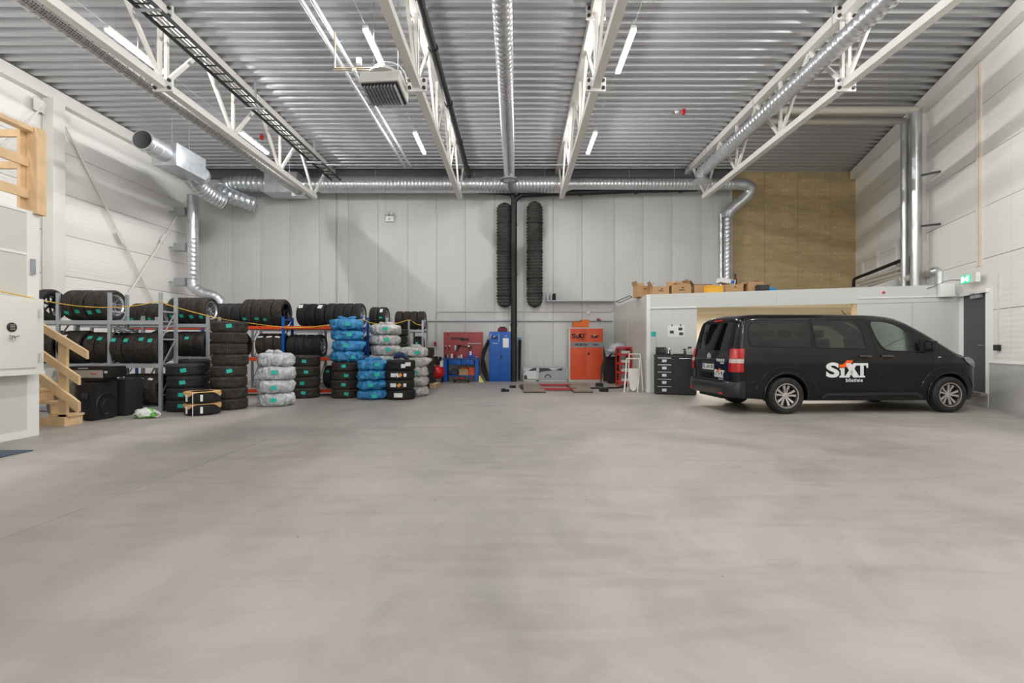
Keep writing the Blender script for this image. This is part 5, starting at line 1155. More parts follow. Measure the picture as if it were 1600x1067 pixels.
obj('front_frame', MB().tube(smoothpath([LP(975, 613.5, 13.35), LP(977.5, 590, 13.4), LP(979, 563, 13.5), LP(981, 560.5, 13.5), LP(997, 560.5, 13.5), LP(999, 563, 13.5), LP(998, 590, 13.4), LP(996, 613.5, 13.35)], 4), .02, 8), LM, ldr)
obj('rear_frame', MB().tube(smoothpath([LP(981, 612, 13.7), LP(982, 590, 13.75), LP(983, 556, 13.85), LP(986, 553.5, 13.85), LP(998, 553.5, 13.85), LP(1000.5, 557, 13.8), LP(1003, 590, 13.62), LP(1004.5, 611.5, 13.5)], 4), .017, 8), LM, ldr)
obj('seat_panel', MB().prism([(981.5, 575.5), (997.5, 575.5), (997, 598), (993, 609), (989, 611), (984, 606)], 13.38, 13.43, lambda u, v, t: P(u, v, t)), LM, ldr)
obj('rung', MB().tube([LP(977.5, 594, 13.42), LP(998, 594, 13.42)], .012, 6).tube([LP(982, 587, 13.75), LP(1003, 587, 13.65)], .012, 6), LM, ldr)

# ================================================================ white room at the right (angled)
AX, AY = 3.59, 13.34; fd = Vector((cos(-AR), sin(-AR), 0)); fn = Vector((sin(-AR), -cos(-AR), 0)); HB = 2.70
tB = 0
for _ in range(1): tB = (6.41+.342*AY-AX)/(fd.x-.342*fd.y)
def FP(t, off=0, z=0): return Vector((AX, AY, z))+fd*t+fn*off      # t metres from the corner along the front, off toward the camera
RWP = mat('room_panel', rgb(204, 206, 202), .4)
RWS = mat('room_panel_side', rgb(196, 196, 190), .3)
ro = structE('wall_room', 'white panelled room built across the right rear corner', 'wall', FP(0))
def fwall(name, t0, t1, z0, z1, m=RWP, off=0, th=.1, parent=ro): return obj(name, MB().bar(FP(t0, off-th/2, (z0+z1)/2), FP(t1, off-th/2, (z0+z1)/2), th, z1-z0), m, parent, 0)
tO0, tO1 = 1.30, 4.95
fwall('panel', .1, .68, 0, 2.42); fwall('panel', .685, tO0, 0, 2.42)
fwall('panel', tO1+.0, tO1+1.1, 0, 2.42); fwall('panel', tO1+1.105, tB-.0, 0, 2.42)
fwall('fascia', 0, 3.2, 2.31, HB, RWP, .012); fwall('fascia', 3.203, tB, 2.31, HB, RWP, .012)
fwall('cover_strip', .1, tO0, 2.30, 2.335, TRIMW, .04, .03); fwall('cover_strip', tO1, tB, 2.42, 2.45, TRIMW, .03, .02)
fwall('corner_post', -.0, .1, 0, HB, TRIMW, .015, .13)
obj('side_wall', MB().b6(AX, AX+.1, AY+.12, YB-.01, 0, HB-.02), RWS, ro)
for yy in (14.45, 15.6, 16.7): obj('joint_strip', MB().b6(AX-.006, AX, yy-.01, yy+.01, 0, HB-.03), GREYC, ro)
rf = MB(); rf.prism([(AX+.02, YB-.02), (AX+.02, AY+.02)]+[(FP(tB, -.02).x, FP(tB, -.02).y), (on_right(17.7, .02).x, 17.7)], HB-.05, HB-.0, lambda u, v, t: Vector((u, v, t)))
obj('room_roof', rf, RWP, ro)
rc = MB(); rc.prism([(AX+.12, YB-.04), (AX+.12, AY+.0)]+[(FP(tB-.1, -.12).x, FP(tB-.1, -.12).y), (on_right(17.6, .1).x, 17.6)], 2.46, 2.52, lambda u, v, t: Vector((u, v, t)))
obj('room_ceiling', rc, mat('room_inner', rgb(226, 216, 192), .6), ro)
obj('inner_wall', MB().b6(AX+.12, 12.4, 16.4, 16.5, 0, 2.46), MATS['room_inner'], ro)
obj('inner_beam', MB().b6(AX+.5, 10.6, 14.9, 15.0, 2.3, 2.46), MATS['room_inner'], ro)
fwall('timber_post', tO1-.09, tO1, 0, 2.31, WOOD, -.02, .09)
obj('bolt_head', MB().lathe([(0, 0), (.03, 0), (.03, .02), (0, .02)], 12, Matrix.Translation(FP(tB-1.5, .014, 2.56)) @ Matrix.Rotation(-AR, 4, 'Z') @ Matrix.Rotation(pi/2, 4, 'X')), REDP, ro)
jb = thing('junction_box', 'white electrical box with cable at right end of room fascia', 'junction box', FP(tB-.32, .05, 2.5)); obj('casing', MB().box(FP(tB-.32, .09, 2.56), (.28, .12, .3), rz=-AR, bev=.01), TRIMW, jb)
obj('cable', MB().tube(smoothpath([FP(tB-.65, .02, 2.62), FP(tB-.5, .06, 2.68), FP(tB-.3, .08, 2.78), FP(tB-.05, .08, 2.78), FP(tB-.0, .06, 2.7)], 4), .007, 6), BLACKM, jb)
# drawer cabinet
dc = thing('drawer_cabinet', 'black steel drawer cabinet against the white room front left of van', 'cabinet', FP(.75, .25), -AR)
BC = mat('cabinet_black', rgb(27, 27, 29), .38); BCS = mat('cabinet_side', rgb(60, 60, 62), .4)
t0, t1 = .22, 1.28; dpt = .42; zc1 = 1.03
obj('body', MB().bar(FP(t0, .03+dpt/2, (zc1+.03)/2), FP(t1, .03+dpt/2, (zc1+.03)/2), dpt, zc1-.03), BCS, dc, 0)
obj('top_plate', MB().bar(FP(t0-.01, .03+dpt/2, zc1+.01), FP(t1+.01, .03+dpt/2, zc1+.01), dpt+.03, .02), BC, dc, 0)
zz = [.05, .25, .44, .63, .82, 1.0]
for i in range(5):
    d_ = obj('drawer', MB().bar(FP(t0+.03, .03+dpt+.008, (zz[i]+zz[i+1])/2), FP(t0+.52, .03+dpt+.008, (zz[i]+zz[i+1])/2), .02, zz[i+1]-zz[i]-.012), BC, dc, 0)
    obj('handle', MB().bar(FP(t0+.1, .03+dpt+.025, zz[i+1]-.035), FP(t0+.44, .03+dpt+.025, zz[i+1]-.035), .02, .014), CHROME, d_, 0)
    obj('label_card', MB().bar(FP(t0+.21, .03+dpt+.02, zz[i]+.07), FP(t0+.32, .03+dpt+.02, zz[i]+.07), .004, .07), PAPER, d_, 0)
d_ = obj('cupboard_door', MB().bar(FP(t0+.535, .03+dpt+.008, .525), FP(t1-.02, .03+dpt+.008, .525), .02, .94), BC, dc, 0)
obj('handle', MB().bar(FP(t0+.64, .03+dpt+.025, .955), FP(t0+1.0, .03+dpt+.025, .955), .02, .014), CHROME, d_, 0)
obj('plinth_base', MB().bar(FP(t0+.03, .03+dpt/2, .015), FP(t1-.03, .03+dpt/2, .015), dpt-.06, .03), BLACKM, dc, 0)
zq = zc1+.02
cm = thing('radio', 'small black radio on the left of the black drawer cabinet', 'radio', FP(t0+.2, .25, zq)); obj('radio_body', MB().box(FP(t0+.17, .25, zq+.1), (.26, .16, .2), rz=-AR, bev=.012), BLACKP, cm)
obj('dial', MB().lathe([(0, 0), (.05, 0), (.05, .012), (0, .012)], 16, Matrix.Translation(FP(t0+.22, .335, zq+.11)) @ Matrix.Rotation(-AR, 4, 'Z') @ Matrix.Rotation(pi/2, 4, 'X')), DARKG, cm)
obj('antenna', MB().tube([FP(t0+.07, .25, zq+.1), FP(t0+.04, .25, zq+.5)], .005, 6), GALVD, cm)
tag(obj('teal_flag', MB().box(FP(t0-.02, .23, zq+.55), (.13, .01, .13), rz=-AR), TEAL), 'teal square note above the radio on the black drawer cabinet', 'note')
cn_ = thing('chrome_canister', 'chrome canister beside the radio on the drawer cabinet', 'canister', FP(t0+.38, .25, zq)); obj('can_body', MB().lathe([(0, 0), (.055, 0), (.055, .15), (.045, .18), (0, .18)], 18, Matrix.Translation(FP(t0+.37, .25, zq))), CHROME, cn_); obj('base_ring', MB().lathe([(0, 0), (.06, 0), (.06, .03), (0, .03)], 18, Matrix.Translation(FP(t0+.37, .25, zq))), BLACKP, cn_)
tag(obj('black_tray', MB().box(FP(t0+.62, .25, zq+.012), (.3, .2, .024), rz=-AR, bev=.008), BLACKP), 'flat black tray in the middle of the drawer cabinet top', 'tray')
fg = thing('desk_fan', 'small pale clutter of spray heads on drawer cabinet near van', 'spray bottle', FP(t0+.9, .25, zq)); fg.name = 'spray_bottle'
obj('bottle', MB().lathe([(0, 0), (.045, 0), (.05, .08), (.02, .13), (.018, .16), (0, .16)], 16, Matrix.Translation(FP(t0+.92, .25, zq))), mat('pale_green', rgb(170, 176, 160), .5), fg)
obj('trigger', MB().box(FP(t0+.9, .25, zq+.19), (.09, .03, .045), rz=-AR, bev=.008).box(FP(t0+.86, .25, zq+.16), (.015, .015, .06), rz=-AR), BLACKP, fg)
f2 = thing('spray_bottle', 'dark spray bottle left of the pale one near van', 'spray bottle', FP(t0+.78, .25, zq)); obj('bottle', MB().lathe([(0, 0), (.035, 0), (.035, .09), (.015, .12), (0, .12)], 14, Matrix.Translation(FP(t0+.78, .25, zq))), DARKG, f2); obj('trigger', MB().box(FP(t0+.77, .25, zq+.14), (.08, .025, .035), rz=-AR, bev=.006), BLACKP, f2)
po = thing('notice_sheet', 'white sheet with small dark photos clipped to the room front', 'poster', FP(.85, .01, 1.55))
obj('sheet', MB().bar(FP(.56, .005, 1.68), FP(.99, .005, 1.68), .006, .32), PAPER, po, 0)
for t, z in ((.66, 1.66), (.88, 1.74), (.90, 1.61)): obj('photo_print', MB().bar(FP(t-.045, .011, z), FP(t+.055, .011, z), .003, .075), DARKG, po, 0)
for t in (.67, .89): obj('clip', MB().bar(FP(t-.012, .015, 1.84), FP(t+.012, .015, 1.84), .02, .05), BLACKM, po, 0)
# ---------------------------------------------------------------- cardboard boxes on the room roof
def cbox(label, px0, px1, ph, Y, dp, rz=0, flaps=(1, 1, 1, 1), fa=(.9, .9, .9, .9), m=CARD, marks=0):
    c = P((px0+px1)/2, 0, Y+dp/2); w_ = (px1-px0)*Y/F*.96; h_ = ph*Y/F; r = thing('cardboard_box', label, 'box', (c.x, Y+dp/2, HB), rz, 'cardboard boxes on the white room roof')
    M = Matrix.Translation((c.x, Y+dp/2, HB)) @ Matrix.Rotation(rz, 4, 'Z'); t = .006
    obj('bottom', MB().box((0, 0, t/2+.001), (w_, dp, t), M=M), m, r)
    for sx in (-1, 1): obj('side', MB().box((sx*(w_/2), 0, h_/2), (t, dp, h_), M=M), m, r)
    for sy in (-1, 1): obj('side', MB().box((0, sy*(dp/2), h_/2), (w_, t, h_), M=M), m, r)
    fl_ = min(w_, dp)*.42
    for i, (ax_, s_) in enumerate((('x', -1), ('x', 1), ('y', -1), ('y', 1))):
        if not flaps[i]: continue
        a = fa[i]
        if ax_ == 'x': Mf = M @ Matrix.Translation((s_*w_/2, 0, h_)) @ Matrix.Rotation(s_*a, 4, 'Y') @ Matrix.Translation((0, 0, fl_/2)); d3_ = (t, dp*.97, fl_)
        else: Mf = M @ Matrix.Translation((0, s_*dp/2, h_)) @ Matrix.Rotation(-s_*a, 4, 'X') @ Matrix.Translation((0, 0, fl_/2)); d3_ = (w_*.97, t, fl_)
        obj('flap', MB().box((0, 0, 0), d3_, M=Mf), m, r)
    if marks:
        obj('tape', MB().box((0, -dp/2-.005, h_*.5), (w_*.3, .003, .03), M=M), mat('dark_tape', rgb(90, 70, 52), .5), r)
    obj('hand_hole', MB().box((w_*.05, -dp/2-.005, h_*.72), (.07, .003, .022), M=M), INK, r)
    return r
cbox('leftmost open cardboard box overhanging the roof corner', 992, 1013, 17, 13.95, .4, .12, (1, 1, 0, 1), (.3, 1.0, 0, .4))
cbox('long cardboard box with flaps second from left on roof', 1017, 1043, 14, 13.55, .4, -.05, (1, 1, 0, 0), (.5, 1.3, 0, 0), marks=1)
cbox('cardboard box with torn lid third from left on roof', 1045, 1076, 16, 13.5, .45, .05, (1, 1, 1, 1), (-.9, -.5, -1.2, .5), marks=1)
cbox('cardboard box behind the yellow bin on roof', 1082, 1114, 16, 13.45, .4, -.08, (1, 0, 0, 1), (.7, 0, 0, -1.3))
cbox('cardboard box right of yellow bin with white carton on it', 1128, 1157, 15, 13.2, .4, .0, (1, 1, 0, 0), (-1.2, 1.2, 0, 0))
cbox('small tall cardboard box partly hidden behind others on roof', 1147, 1160, 18, 13.75, .3, .1, (1, 1, 0, 1), (.4, .5, 0, .3))
cbox('rightmost square cardboard box on roof', 1165, 1189, 18.5, 13.1, .4, -.06, (1, 1, 1, 1), (-1.45, -1.4, -1.5, -1.5))
YBN = mat('bin_yellow', rgb(240, 180, 50), .45)
def bins(label, px0, px1, ph, Y, dp, m, nm='plastic_bin'): c = P((px0+px1)/2, 0, Y); return crate(label, (c.x, Y, HB), ((px1-px0)*Y/F*.95, dp, ph*Y/F), m, nm, 'bin')
bins('yellow plastic bin on the white room roof', 1103, 1127, 12, 13.15, .3, YBN)
bins('dark grey plastic bin right of rightmost cardboard box', 1184, 1198, 11.5, 12.9, .3, DARKG)
bins('small blue plastic bin on roof right of grey bin', 1199, 1208, 7, 12.85, .25, mat('bin_blue', rgb(30, 140, 200), .45))
q = P(1134, 0, 13.4); wc = thing('white_carton', 'tilted white carton with blue print on the cardboard box', 'carton', (q.x, 13.4, HB+.33)); Mw = Matrix.Translation((q.x, 13.4, HB+.36)) @ Matrix.Rotation(radians(12), 4, 'Y')
obj('carton_body', MB().box((0, 0, 0), (.4, .3, .13), M=Mw), PAPER, wc); obj('blue_print', MB().box((.13, -.152, 0), (.09, .004, .1), M=Mw), BLUE, wc)
q = P(1148.5, 0, 13.42); rb = thing('spray_can', 'dark red spray can with black cap standing among roof boxes', 'can', (q.x, 13.0, HB)); qx = q.x
obj('can_body', MB().lathe([(0, .27), (.045, .27), (.045, .46), (.02, .5), (0, .5)], 16, Matrix.Translation((qx, 13.42, HB))), mat('can_red', rgb(90, 26, 26), .35), rb); obj('cap', MB().lathe([(0, .5), (.03, .5), (.03, .58), (0, .58)], 14, Matrix.Translation((qx, 13.42, HB))), BLACKP, rb)
gp = thing('loose_pipe', 'short galvanised pipe with elbow lying on the roof', 'pipe', P(1220, 0, 14.2))
q0 = P(1199, 448, 13.9); q1 = P(1236, 448, 13.9); zz_ = HB+.09
obj('pipe', MB().tube([(q0.x, 13.9, zz_+.03), (q1.x, 13.9, zz_+.03)], .1, 18), GALV, gp); obj('elbow', MB().tube(smoothpath([(q1.x, 13.9, zz_+.03), (q1.x+.12, 13.88, zz_+.03), (q1.x+.17, 13.8, zz_-.02), (q1.x+.18, 13.7, zz_)], 5), .1, 18), GALV, gp)
# pipe cluster on the roof at right
pc = thing('pipe_cluster', 'black and white pipes rising from the room roof by right wall', 'pipe', P(1380, 0, 13.5))
def RP_(px, py, Y): return P(px, py, Y)
obj('black_pipe', MB().tube(smoothpath([RP_(1334, 448, 16.5), RP_(1334, 440, 16.5), RP_(1337, 435, 16.4), RP_(1360, 426, 15.4), RP_(1400, 410, 14.0), RP_(1420, 402.5, 13.4), RP_(1425, 404, 13.3), RP_(1426, 412, 13.3)], 4), .05, 10), BLACKM, pc)
obj('black_riser', MB().tube([RP_(1419, 404, 13.4), Vector((RP_(1419, 404, 13.4).x, 13.4, HB))], .045, 10), BLACKM, pc)
for a, b_, r_ in (((1339, 441, 16.3), (1436, 410, 13.2), .05), ((1345, 444, 16.0), (1436, 419, 13.1), .055), ((1358, 446, 15.6), (1420, 428, 13.3), .05)):
    obj('white_pipe', MB().tube([RP_(*a), RP_(*b_)], r_, 12), WP, pc)
obj('thick_pipe', MB().tube(smoothpath([RP_(1408, 437, 13.3), RP_(1440, 430, 12.7), RP_(1466, 424, 12.1), RP_(1474, 425, 11.9)], 4), .085, 14), WP, pc)
obj('foil_elbow', MB().tube([RP_(1470, 425, 11.95), Vector((RP_(1470, 425, 11.95).x, 11.95, HB))], .12, 14), FOIL, pc)
obj('foil_wrap', MB().sph(RP_(1433, 415, 13.1), .12, 12, (1.3, 1, .8)).sph(RP_(1462, 424, 12.1), .13, 12, (1.3, 1, .9)), FOIL, pc)
obj('white_sheet', MB().prism([(1359, 449), (1402, 434), (1410, 434), (1410, 447)], 13.6, 13.65, lambda u, v, t: P(u, v, t)), TRIMW, pc)
for px, p1, Y in ((1352, 409, 16.9), (1389, 391, 15.6), (1427, 373, 14.2)):
    q = P(px, p1, Y); q.x = min(q.x, XR(Y)-.06); tag(obj('pipe_strut', MB().b6(q.x-.04, q.x+.04, Y-.03, Y+.03, HB, q.z), TRUSS), {1352: 'farthest', 1389: 'middle', 1427: 'nearest'}[px]+' white upright support strut by the right wall pipes', 'strut')
wk = thing('wire_bracket', 'thin black wire bracket on the cable tray by room wall', 'bracket', P(975, 468, 17.5))
obj('wires', MB().tube([P(963, 471, 17.4), P(984, 462, 16.4)], .012, 6).tube([P(968, 473, 17.4), P(988, 464, 16.4)], .012, 6).tube([P(963, 471, 17.4), P(968, 473, 17.4)], .012, 6).tube([P(984, 462, 16.4), P(988, 464, 16.4)], .012, 6), BLACKM, wk)
# ================================================================ van
VR, VW = .345, .235
phi = math.atan2(.21, 3.23)
VM = Matrix.Translation((5.08, 9.12, 0)) @ Matrix.Rotation(phi, 4, 'Z') @ Matrix.Translation((-1.0, 0, 0))   # local: x from rear bumper to nose, y=0 is near side wheel face, +y away
HWID = .95; YC = HWID-.01      # lateral centre
LW = mat('decal_white', rgb(226, 227, 228), .4)
PAINT = mat('van_black_paint', rgb(16, 16, 18), .22, coat=.5, spec=.15)
def interp(tab, x):
    if x <= tab[0][0]: return tab[0][1]
    for (a, b), (c, d) in zip(tab[:-1], tab[1:]):
        if x <= c:
            t = (x-a)/(c-a); return b+(d-b)*t
    return tab[-1][1]
def sm(tab, x, e=.06): return (interp(tab, x-e)+interp(tab, x+e)+2*interp(tab, x)+interp(tab, x-e/2)+interp(tab, x+e/2))/6
TOP = [(x_ if x_ < 1.9 else x_-.12, z_) for x_, z_ in ((0, 1.845), (.03, 1.875), (.12, 1.9), (.5, 1.925), (1.8, 1.93), (3.0, 1.92), (3.35, 1.895), (3.6, 1.82), (3.9, 1.66), (4.25, 1.44), (4.52, 1.27), (4.68, 1.19), (4.9, 1.13), (5.08, 1.05), (5.2, .95), (5.27, .82), (5.3, .7))]
WID = [(0, .86), (.04, .905), (.1, .94), (.3, .957), (1.0, .96), (3.9, .96), (4.38, .945), (4.63, .915), (4.83, .86), (4.98, .77), (5.08, .67), (5.15, .56), (5.18, .48)]
BOT = [(0, .36), (.06, .3), (.5, .27), (.8, .24), (4.4, .22), (4.9, .22), (5.08, .25), (5.18, .32)]
GZ = [(.2, .965), (.3, .98), (.42, 1.0), (1.0, 1.0), (1.16, .985), (1.3, .955), (1.6, .90), (1.8, .862), (1.95, .83)]
def gz(z): return sm(GZ, z, .05)
def ztop(x): return sm(TOP, x, .05 if x > .2 else .0)
def wid(x): return sm(WID, x, .03) if .05 < x < 5.13 else interp(WID, x)
def lean(x, z):
    l = .20*max(0, (z-.95)/.95)**1.25 + (.02 if z < .55 else 0)*0
    return l*max(0, 1-x/.9)
def sect(x, inset=0., zmin=None, zoff=0.):
    """half section from bottom centre to top centre: list of (y,z)"""
    w_ = wid(x)-inset; zt = ztop(x)-zoff; zb = interp(BOT, x) if zmin is None else zmin
    H = zt-zb; rc = min(.17, H*.28); pts = [(0, zb), (w_*.5, zb), (w_*.86, zb), (w_*.955*gz(zb+.03)/.97, zb+.015)]
    n = 22
    for i in range(n+1):
        z = zb+.05+(zt-rc-zb-.05)*i/n; pts.append((w_*gz(z), z))
    y0 = w_*gz(zt-rc); 
    m_ = 7
    for i in range(1, m_+1):
        a = pi/2*i/m_; pts.append((y0-(.19+.1*(rc/.17))*(1-cos(a)), zt-rc+(rc*.86)*sin(a)))
    ye, ze = pts[-1]
    for f in (.66, .33, 0): pts.append((ye*f, ze+(zt-ze)*(1-f*f)))
    return pts
def loft(xs, inset=0., zmin=None, zoff=0., clampx=None):
    mb = MB(); rings = []
    for x in xs:
        s_ = sect(x, inset, zmin, zoff); n = len(s_); ring = []
        for sgn in (-1, 1):
            seq = s_ if sgn == -1 else s_[1:-1][::-1]
            for y, z in seq:
                ring.append(mb.bm.verts.new((x+lean(x, z)+(clampx(z) if clampx else 0), YC+sgn*y, z)))
        rings.append(ring)
    N_ = len(rings[0]); n = len(sect(xs[0]))
    for A, B in zip(rings[:-1], rings[1:]):
        for k in range(N_): mb.bm.faces.new((A[k], A[(k+1) % N_], B[(k+1) % N_], B[k]))
    for R_, flip in ((rings[0], 0), (rings[-1], 1)):
        L_ = R_[:n]; Rr = [R_[0]]+R_[n:][::-1]+[R_[n-1]]
        for k in range(n-1):
            q = [L_[k], L_[k+1], Rr[k+1], Rr[k]]; u = []
            for v in q:
                if v not in u: u.append(v)
            if len(u) > 2: mb.bm.faces.new(u)
    bmesh.ops.recalc_face_normals(mb.bm, faces=mb.bm.faces)
    return mb
xs = [0, .015, .04, .07, .1, .16, .24, .35, .5]+[.65+.13*i for i in range(27)]+[4.13+.07*i for i in range(12)]+[4.94, 4.98, 5.02, 5.05, 5.08, 5.11, 5.135, 5.155, 5.17, 5.18]
xs = sorted(set(xs))
def tmpobj(mb, name='tmp'):
    me = bpy.data.meshes.new(name); bmesh.ops.recalc_face_normals(mb.bm, faces=mb.bm.faces); mb.bm.to_mesh(me); mb.bm.free(); o = bpy.data.objects.new(name, me); COL.objects.link(o); return o
body = tmpobj(loft(xs), 'body')
def cut(o, mb):
    c = tmpobj(mb); md = o.modifiers.new('b', 'BOOLEAN'); md.operation = 'DIFFERENCE'; md.object = c; md.solver = 'EXACT'
    dg = bpy.context.evaluated_depsgraph_get(); me = bpy.data.meshes.new_from_object(o.evaluated_get(dg)); o.modifiers.clear(); old = o.data; o.data = me; bpy.data.objects.remove(c)
VXR, VXF = 1.0, 4.275
for sgn in (0, 1):
    for vx in (VXR, VXF):
        yc0 = YC-1.0 if sgn == 0 else YC+1.0
        yc1 = YC-.66 if sgn == 0 else YC+.66
        m_ = MB().tube([(vx, yc0, VR), (vx, yc1, VR)], .405, 40); cut(body, m_)
# inner cavity
cav = loft([.3]+[.45+.2*i for i in range(15)]+[3.35, 3.5, 3.7, 3.9, 4.05, 4.18], .06, .62, .05); cut(body, cav)
PR = lambda poly, y0, y1: MB().prism(poly, y0, y1, lambda u, v, t: Vector((u, t, v)))
WIN_R = [(.31, 1.38), (.34, 1.31), (.44, 1.285), (1.53, 1.265), (1.50, 1.77), (.55, 1.775), (.42, 1.75), (.34, 1.67), (.31, 1.52)]
WIN_M = [(1.62, 1.262), (2.60, 1.24), (2.58, 1.45), (2.52, 1.66), (2.45, 1.75), (2.38, 1.77), (1.59, 1.775)]
WIN_F = [(2.92, 1.29), (3.0, 1.22), (3.12, 1.20), (3.70, 1.19), (3.66, 1.35), (3.60, 1.46), (3.42, 1.60), (3.22, 1.70), (3.02, 1.745), (2.78, 1.75), (2.76, 1.68), (2.83, 1.45)]
for wpoly in (WIN_R, WIN_M, WIN_F): cut(body, PR(wpoly, -.5, 2.6))
# windscreen and rear window openings
cut(body, PR([(3.36, 1.97), (3.28, 1.80), (4.20, 1.27), (4.50, 1.29), (4.1, 1.6), (3.7, 1.9)], YC-.68, YC+.68))
cut(body, PR([(-.1, 1.22), (.5, 1.22), (.5, 1.74), (-.1, 1.74)], YC-.62, YC+.62))
van = thing('van', 'long black passenger van with white rental lettering parked at right', 'van', VM.translation)
def vobj(name, mb, m, parent=van, smooth=32):
    if isinstance(mb, MB): mb.xf(VM)
    else: mb.transform(VM)
    return obj(name, mb, m, parent, smooth)
me = body.data; bpy.data.objects.remove(body); me.materials.clear(); me.materials.append(PAINT)
for p in me.polygons: p.material_index = 0
me.polygons.foreach_set('use_smooth', [True]*len(me.polygons)); me.set_sharp_from_angle(angle=radians(24))
bo = vobj('body', me, PAINT)
# glass helpers
def glass(name, tint, rough=.03, f=.9):
    m = bpy.data.materials.new(name); m.use_nodes = True; nt = m.node_tree; nt.nodes.clear(); N = nt.nodes.new
    o = N('ShaderNodeOutputMaterial'); t = N('ShaderNodeBsdfTransparent'); t.inputs[0].default_value = tint; g = N('ShaderNodeBsdfGlossy'); g.inputs['Roughness'].default_value = rough; g.inputs['Color'].default_value = (.9, .95, .95, 1)
    fr_ = N('ShaderNodeFresnel'); fr_.inputs[0].default_value = 1.45; mx = N('ShaderNodeMixShader'); nt.links.new(fr_.outputs[0], mx.inputs[0]); nt.links.new(t.outputs[0], mx.inputs[1]); nt.links.new(g.outputs[0], mx.inputs[2]); nt.links.new(mx.outputs[0], o.inputs[0]); return m
GT = glass('glass_tinted', (.40, .41, .41, 1)); GC = glass('glass_clear', (.86, .92, .885, 1))
def surf(x, z, side=-1, off=.0):   # point on side surface
    return Vector((x+lean(x, z), YC+side*(wid(x)*gz(z)+off), z))
def grid_fill(poly, fn, step=.12, th=.004):
    """triangulated flat polygon, subdivided, mapped with fn(u,v,t)"""
    bm = bmesh.new(); vs_ = [bm.verts.new((u, v, 0)) for u, v in poly]; bm.faces.new(vs_)
    us = [u for u, v in poly]; vv = [v for u, v in poly]
    k = min(us)+step
    while k < max(us): bmesh.ops.bisect_plane(bm, geom=bm.verts[:]+bm.edges[:]+bm.faces[:], plane_co=(k, 0, 0), plane_no=(1, 0, 0)); k += step
    k = min(vv)+step
    while k < max(vv): bmesh.ops.bisect_plane(bm, geom=bm.verts[:]+bm.edges[:]+bm.faces[:], plane_co=(0, k, 0), plane_no=(0, 1, 0)); k += step
    r = bmesh.ops.extrude_face_region(bm, geom=bm.faces[:]); top = {g for g in r['geom'] if isinstance(g, bmesh.types.BMVert)}
    for v in bm.verts: v.co = fn(v.co.x, v.co.y, th if v in top else 0)
    mb = MB(); mb.bm.free(); mb.bm = bm; return mb
def grow(poly, d):
    cx_ = sum(u for u, v in poly)/len(poly); cy_ = sum(v for u, v in poly)/len(poly); su = (max(u for u, v in poly)-min(u for u, v in poly))/2; sv = (max(v for u, v in poly)-min(v for u, v in poly))/2
    return [(cx_+(u-cx_)*(1+d/su), cy_+(v-cy_)*(1+d/sv)) for u, v in poly]
for side in (-1, 1):
    for wpoly, gm_ in ((WIN_R, GT), (WIN_M, GT), (WIN_F, GC)):
        vobj('side_window', grid_fill(grow(wpoly, .012), lambda u, v, t, s=side: Vector((u, YC+s*(wid(u)*gz(v)+.001+t), v)), .1), gm_)
    for wpoly in (WIN_R, WIN_M, WIN_F):
        pts = [Vector((u, YC+side*(wid(u)*gz(v)+.003), v)) for u, v in grow(wpoly, .012)]
        vobj('window_seal', MB().tube(pts, .009, 6, closed=True), BLACKM)
# windscreen
def ws(u, v, t):   # u across, v 0..1 down
    x = 3.40+.97*v; return Vector((x, YC+u, ztop(x)+.002+t-.015*(u/.6)**2))
vobj('windscreen', grid_fill([(-.62, 0), (.62, 0), (.70, 1), (-.70, 1)], ws, .12), GC)
def rw(u, v, t): 
    return Vector((lean(0, v)-.006-t+.0*u+.05*(abs(u)/.8)**4, YC+u, v))
vobj('rear_window', grid_fill([(-.68, 1.20), (.68, 1.20), (.66, 1.6), (.63, 1.74), (-.63, 1.74), (-.66, 1.6)], rw, .12), glass('glass_rear', (.3, .3, .31, 1)))
# interior
INT = mat('van_interior', rgb(70, 70, 68), .8); 
vobj('floor_pan', MB().b6(.35, 4.2, YC-.8, YC+.8, .62, .68), BLACKM)
vobj('dashboard', MB().b6(3.88, 4.16, YC-.8, YC+.8, .68, 1.2, bev=.05), BLACKM)
for sx_ in (.6, 1.35, 2.05, 2.75):
    for sy_ in (-.5, 0, .5):
        if sx_ == 2.75 and sy_ == 0: continue
        se = vobj('seat', MB().b6(sx_, sx_+.46, YC+sy_-.21, YC+sy_+.21, .68, .95, bev=.05).prism([(sx_-.02, .9), (sx_+.1, .9), (sx_-.02, 1.42), (sx_-.12, 1.42)], YC+sy_-.2, YC+sy_+.2, lambda u, v, t: Vector((u, t, v))), INT)
        hr = MB().b6(sx_-.16, sx_-.05, YC+sy_-.12, YC+sy_+.12, 1.45, 1.6, bev=.03); hr.xf(VM); obj('headrest', hr, INT, se)
vobj('steering_wheel', MB().lathe([(.16, -.012), (.185, 0), (.16, .012)], 24, Matrix.Translation((3.6, YC+.42, 1.12)) @ Matrix.Rotation(radians(-65), 4, 'Y'), closed=True), BLACKM)
